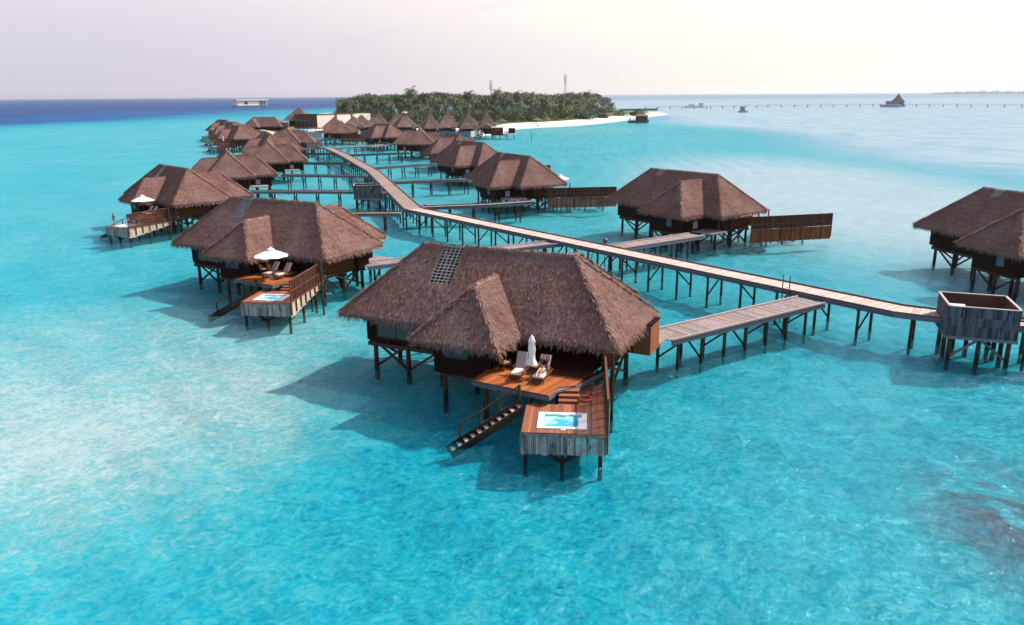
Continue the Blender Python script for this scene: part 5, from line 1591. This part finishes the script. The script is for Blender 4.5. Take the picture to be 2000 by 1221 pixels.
def shade(x, y, r_, lab):
    t = empty('thatched_parasol', (x, y, 1.0), 0, lab, 'beach parasol', 'thatched beach parasols')
    m = MB(); m.tube((0, 0, -.3), (0, 0, 3.0), .13, .11, 8); m.build('post', 'trunk', t)
    m = MB(); m.lathe([(r_, 2.15), (r_ * .97, 2.35), (r_ * .55, 2.9), (r_ * .12, 3.6), (.03, 3.75)], 18)
    for i in range(150):
        w = random.uniform(0, 6.28); f = random.uniform(.15, 1); zz = 3.6 - 1.35 * f; rr = r_ * f
        p = Vector((rr * math.cos(w), rr * math.sin(w), zz)); d = Vector((math.cos(w), math.sin(w), -.6)).normalized(); s_ = Vector((-math.sin(w), math.cos(w), 0)) * .07
        m.add([p - s_, p + s_, p + d * .5 + s_, p + d * .5 - s_], [(0, 1, 2, 3)], random.random())
    m.build('thatch_cap', 'thatch_far', t)
shade(-5.2, 478, 3.0, 'leftmost thatched beach parasol at the near end of the sand')
shade(16.0, 492, 3.2, 'thatched beach parasol above two loungers on the sand')
shade(22.5, 502, 2.6, 'small thatched shade tucked beside the yellow bush')
shade(74, 612, 4.0, 'low thatched hut roof between two bushes near the beach end')
for x, y, L, a_, lab in ((15, 478, 5, 5, 'thin driftwood pole lying on the wide part of the beach'), (47, 524, 6, 12, 'dark wooden dinghy drawn up at the water line'), (62, 556, 5, 20, 'dark wooden raft at the narrow end of the beach')):
    m = MB(); m.prism([(-L / 2, 0), (-L / 2 + .8, -.7), (L / 2 - .8, -.7), (L / 2, 0), (L / 2 - .8, .7), (-L / 2 + .8, .7)], 0, .5)
    m.prism([(-L / 2 + .5, 0), (-L / 2 + 1, -.5), (L / 2 - 1, -.5), (L / 2 - .5, 0), (L / 2 - 1, .5), (-L / 2 + 1, .5)], .501, .58, .9)
    o = m.build('driftwood' if 'drift' in lab else 'dinghy', 'stilt' if 'dark' in lab else 'trunk', loc=(x, y, .15)); o.rotation_euler = (0, 0, R(a_))
    tag(o, lab, 'driftwood' if 'drift' in lab else 'boat')
def mast(x, y, h, z0, lab):
    t = empty('radio_mast', (x, y, z0), R(20), lab, 'mast', 'lattice masts above the palms')
    m = MB(); w = .62
    for sx, sy in ((-1, -1), (1, -1), (1, 1), (-1, 1)): m.beam((sx * w, sy * w, 0), (sx * w * .7, sy * w * .7, h), .11, .11)
    k = 0; z = 0
    while z < h - 1:
        f = w * (1 - .3 * z / h)
        for a_, b_ in (((-1, -1), (1, -1)), ((1, -1), (1, 1)), ((1, 1), (-1, 1)), ((-1, 1), (-1, -1))):
            m.beam((a_[0] * f, a_[1] * f, z), (b_[0] * f, b_[1] * f, z + 1.5), .05, .05); m.beam((a_[0] * f, a_[1] * f, z), (b_[0] * f, b_[1] * f, z), .05, .05)
        z += 1.5
    m.build('lattice_tower', 'pipe', t)
    for z in (h - .8, h - 3.4, h - 5.6, h - 7.5):
        m = MB(); m.box(-1.3, -.3, z, -.7, .3, z + 1.7); m.box(.8, -.3, z - .4, 1.2, .3, z + 1.1); m.build('antenna', 'offwhite', t)
mast(-17.5, 740, 29, 1.5, 'shorter lattice mast at the middle of the island')
mast(51, 760, 34, 1.5, 'taller lattice mast right of the middle of the island')

# ---------------------------------------------------------------- far structures, piers and boats
def pier(P, z, w, span, label):
    root = empty('pier', (P[0][0], P[0][1], 0), 0, label, 'pier', 'long low piers on the horizon')
    o = Vector(P[0]); m = MB(); f = MB()
    n = 0; parts = []
    for i in range(len(P) - 1):
        a, b = Vector(P[i]) - o, Vector(P[i + 1]) - o
        m.beam((a.x, a.y, z - .15), (b.x, b.y, z - .15), w, .3)
        d = (b - a).normalized(); nn = Vector((-d.y, d.x)) * w / 2
        for sg in (-1, 1): f.beam((a.x + nn.x * sg, a.y + nn.y * sg, z + .95), (b.x + nn.x * sg, b.y + nn.y * sg, z + .95), .10, .10)
        L = (b - a).length; s = 0
        while s < L:
            c = a + d * s
            if n % 3 == 0: f.beam((c.x, c.y, z), (c.x, c.y, z + 1), .1, .1)
            t = MB(); t.tube((c.x, c.y, -1.05), (c.x, c.y, z - .3), .45, .45, 8); t.box(c.x - .9, c.y - .9, z - .9, c.x + .9, c.y + .9, z - .3)
            t.build('pile', 'hazeblue', root)
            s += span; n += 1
    m.build('deck', 'hazeblue', root); f.build('railing', 'hazeblue', root)
pier([(163.5, 987.6), (250, 1016), (330.3, 1044.0), (489.9, 1048.2), (545.0, 963.1), (640, 900)], 2.6, 2.4, 17, 'low pier crossing the right horizon past the pointed pavilion')
pier([(-478.6, 1588.7), (-285.4, 1480.8), (-240, 1455)], 3.2, 3.0, 24, 'low pier from the white floating house to the left of the island')
t = empty('breakwater', (128, 930, 0), R(12), 'short dark stone landing at the tip of the beach', 'landing')
m = MB(); m.box(-2, -2, -.7, 42, 2, 1.6)
for k in range(16): m.box(-2 + k * 2.7, -2.6 - random.random(), -.7, .4 + k * 2.7, -1.9, 1.0 + random.random() * .5)
m.build('stone_bank', 'cornice', t)
# white floating house
t = empty('floating_house', (-512, 1606, 0), R(46), 'long white flat roofed house standing on the left horizon', 'house')
m = MB(); m.box(-32, -9, 2.2, 14, 9, 11.5); m.build('wall', 'offwhite', t)
m = MB(); m.box(-34, -11, 11.51, 34, 11, 13.6); m.build('roof', 'offwhite', t)
m = MB(); m.box(14.01, -6, 2.2, 30, 9, 10.8); m.build('glazed_room', 'glassblue', t)
for k in range(5):
    m = MB(); m.beam((16 + 4 * k, -8.4, 2.2), (16 + 4 * k, -8.4, 11.5), .7, .7); m.build('column', 'offwhite', t)
m = MB(); m.box(-17, -9.2, 4.2, -10, -9.02, 9.4); m.build('window', 'glass', t)
m = MB(); m.box(-34, -12, .6, 36, 12, 2.19); m.build('platform', 'bluegrey', t)
for k in range(8):
    m = MB(); m.tube((-31 + 9 * k, -9, -1.05), (-31 + 9 * k, -9, .6), .6, .6, 7); m.build('stilt', 'stilt', t)
# pointed pavilion on the pier
t = empty('pier_pavilion', (492, 1035, 0), R(-24), 'pavilion with a tall pointed roof halfway along the right pier', 'pavilion')
m = MB(); m.box(-9, -7, .5, 9, 7, 2.0); m.build('platform', 'bluegrey', t)
m = MB(); m.box(-7, -5, 2.01, 7, 5, 6.4); m.build('wall', 'bluegrey', t)
o = pyramid(t, 0, 0, 5.8, 8.4, 11.0, 1.35, finial=True)
for k in range(5):
    m = MB(); m.box(-6 + k * 2.5, -5.06, 3.2, -4.6 + k * 2.5, -5.01, 5.2); m.build('window', 'glassblue', t)
m = MB(); m.box(-14, -4, 2.0, -7.02, 4, 6.6); m.build('side_room', 'wallred', t)
for k in range(5):
    m = MB(); m.tube((-7.5 + 3.7 * k, -6, -1.05), (-7.5 + 3.7 * k, -6, .5), .4, .4, 7); m.build('stilt', 'stilt', t)
def hull(m, L, w, h, z=0.0, bow=.25):
    n = 12; vs = []
    for j, (kz, kw) in enumerate(((-.5, .72), (h * .5, .92), (h, 1.0))):
        for i in range(n + 1):
            f = i / n; ww = w / 2 * kw * (1 if f < 1 - bow else math.sqrt(max(0, 1 - ((f - 1 + bow) / bow) ** 2)))
            ww = max(ww, .03); x = -L / 2 + L * f * (.94 + .06 * (j / 2))
            vs += [(x, -ww, z + kz + (.5 * h * max(0, f - .75) * 2 if j == 2 else 0)), (x, ww, z + kz + (.5 * h * max(0, f - .75) * 2 if j == 2 else 0))]
    N = 2 * (n + 1); fs = []
    for j in range(2):
        for i in range(n):
            a = j * N + 2 * i
            fs += [(a, a + 2, a + 2 + N, a + N), (a + 1, a + 1 + N, a + 3 + N, a + 3)]
        fs.append((j * N, j * N + N, j * N + N + 1, j * N + 1))
    for i in range(n): a = 2 * N + 2 * i; fs.append((a, a + 2, a + 3, a + 1))
    m.add(vs, fs, .5)
def boat(loc, rz, L, lab, grp, hullmat='offwhite', cabmat='offwhite', tiers=1):
    t = empty('boat', loc, rz, lab, 'boat', grp); w = L * .28
    m = MB(); hull(m, L, w, 1.6 * L / 14); m.build('hull', hullmat, t)
    z = 1.6 * L / 14
    for k in range(tiers):
        m = MB(); m.box(-L * .32, -w * .36, z + .01, L * (.18 - .06 * k), w * .36, z + 1.9); m.build('cabin', cabmat, t)
        m = MB(); m.box(-L * .30, -w * .37, z + .9, L * (.15 - .06 * k), w * .37, z + 1.6); m.build('window_band', 'glass', t)
        m = MB(); m.box(-L * .40, -w * .42, z + 1.91, L * (.24 - .06 * k), w * .42, z + 2.1); m.build('roof', cabmat, t)
        z += 2.11
    m = MB(); m.tube((-L * .05, 0, z), (-L * .05, 0, z + 2.2), .08, .05, 6); m.build('aerial', 'offwhite', t)
boat((240, 1085, 0), R(170), 17, 'white motor yacht moored behind the right pier', 'boats near the right pier')
boat((252, 1082, 0), R(160), 14, 'white cruiser with an upper deck next to the yacht', 'boats near the right pier', tiers=2)
boat((229, 800, 0), R(-20), 9.5, 'small two deck boat floating in front of the right pier', 'boats near the right pier', 'hullblue', 'hullblue', 2)
boat((476, 1022, 0), R(150), 24, 'large dark boat moored left of the pointed pavilion', 'boats near the right pier', 'hullblue', 'hullblue', 1)
# houseboat
t = empty('houseboat', (84.3, 533, 0), R(-3), 'brown roofed houseboat with white railings off the beach tip', 'houseboat')
m = MB(); hull(m, 14, 4.2, 1.1, 0, .12); m.build('hull', 'hullteal', t)
m = MB(); m.box(-2.0, -1.7, 1.12, 5.6, 1.7, 4.2); m.build('cabin', 'wallred', t)
m = MB()
m.add([(-2.6, -2.3, 4.1), (6.3, -2.3, 4.1), (6.3, 2.3, 4.1), (-2.6, 2.3, 4.1), (-1.9, 0, 5.0), (5.5, 0, 5.0)], [(0, 1, 5, 4), (1, 2, 5), (2, 3, 4, 5), (3, 0, 4), (3, 2, 1, 0)], .5); m.build('roof', 'boatroof', t)
for x in (-.5, 1.6, 3.7):
    m = MB(); m.box(x, -1.76, 2.2, x + 1.1, -1.71, 3.3); m.build('window', 'glass', t)
m = MB()
for k in range(8):
    x = -6.6 + k * .62; m.beam((x, -1.8, 1.1), (x, -1.8, 2.3), .09, .09)
m.beam((-6.6, -1.8, 2.3), (-2.2, -1.8, 2.3), .1, .1); m.beam((-6.6, -1.8, 3.7), (-2.2, -1.8, 3.7), .12, .12)
for x in (-6.6, -4.4, -2.3): m.beam((x, -1.8, 2.3), (x, -1.8, 3.7), .12, .12)
m.beam((-6.6, 1.8, 3.7), (-2.2, 1.8, 3.7), .12, .12); m.beam((-6.6, 1.8, 1.1), (-6.6, 1.8, 3.7), .12, .12); m.build('railing', 'offwhite', t)
m = MB(); m.box(-6.3, -1.4, 1.12, -5.1, .4, 3.0); m.build('white_locker', 'offwhite', t)
m = MB(); m.lathe([(.9, 3.6), (.5, 4.1), (.05, 4.4)], 10, (-7.1, 1.9, 0)); m.tube((-7.1, 1.9, .8), (-7.1, 1.9, 3.7), .07, .06, 6); m.build('bow_parasol', 'boatroof', t)
# island on the right horizon
m = MB(); n = 90; vs = []
for j in range(5):
    for i in range(n):
        f = i / (n - 1); x = -345 + 690 * f
        env = (math.sin(math.pi * f) ** .35) if 0 < f < 1 else 0
        hgt = (0, 14, 24, 24, 0)[j] * env * (1 + .16 * math.sin(i * 1.9 + j) + .12 * math.sin(i * .63)) * random.uniform(.9, 1.08)
        vs.append((x, (-70, -60, -30, 30, 70)[j] * env, -.6 + max(0, hgt)))
m.add(vs, [(j * n + i, j * n + i + 1, (j + 1) * n + i + 1, (j + 1) * n + i) for j in range(4) for i in range(n - 1)], .4)
o = m.build('far_island', 'hazeblue', loc=(3320, 5700, 0)); o.rotation_euler = (0, 0, R(-30))
tag(o, kind='structure')

# ---------------------------------------------------------------- the hazy air over the sea
hm = bpy.data.materials.new('sea_haze'); hm.use_nodes = True
hn = hm.node_tree.nodes; hn.clear()
ho = hn.new('ShaderNodeOutputMaterial'); hv = hn.new('ShaderNodeVolumePrincipled')
hv.inputs['Color'].default_value = (.93, .95, 1.0, 1)
hv.inputs['Density'].default_value = 0.00006
hv.inputs['Anisotropy'].default_value = 0.55
hm.node_tree.links.new(hv.outputs[0], ho.inputs['Volume'])
M['haze'] = hm
m = MB(); m.box(-29000, -29000, -2.2, 29000, 29000, 48, .5)
tag(m.build('haze', 'haze'), kind='stuff')
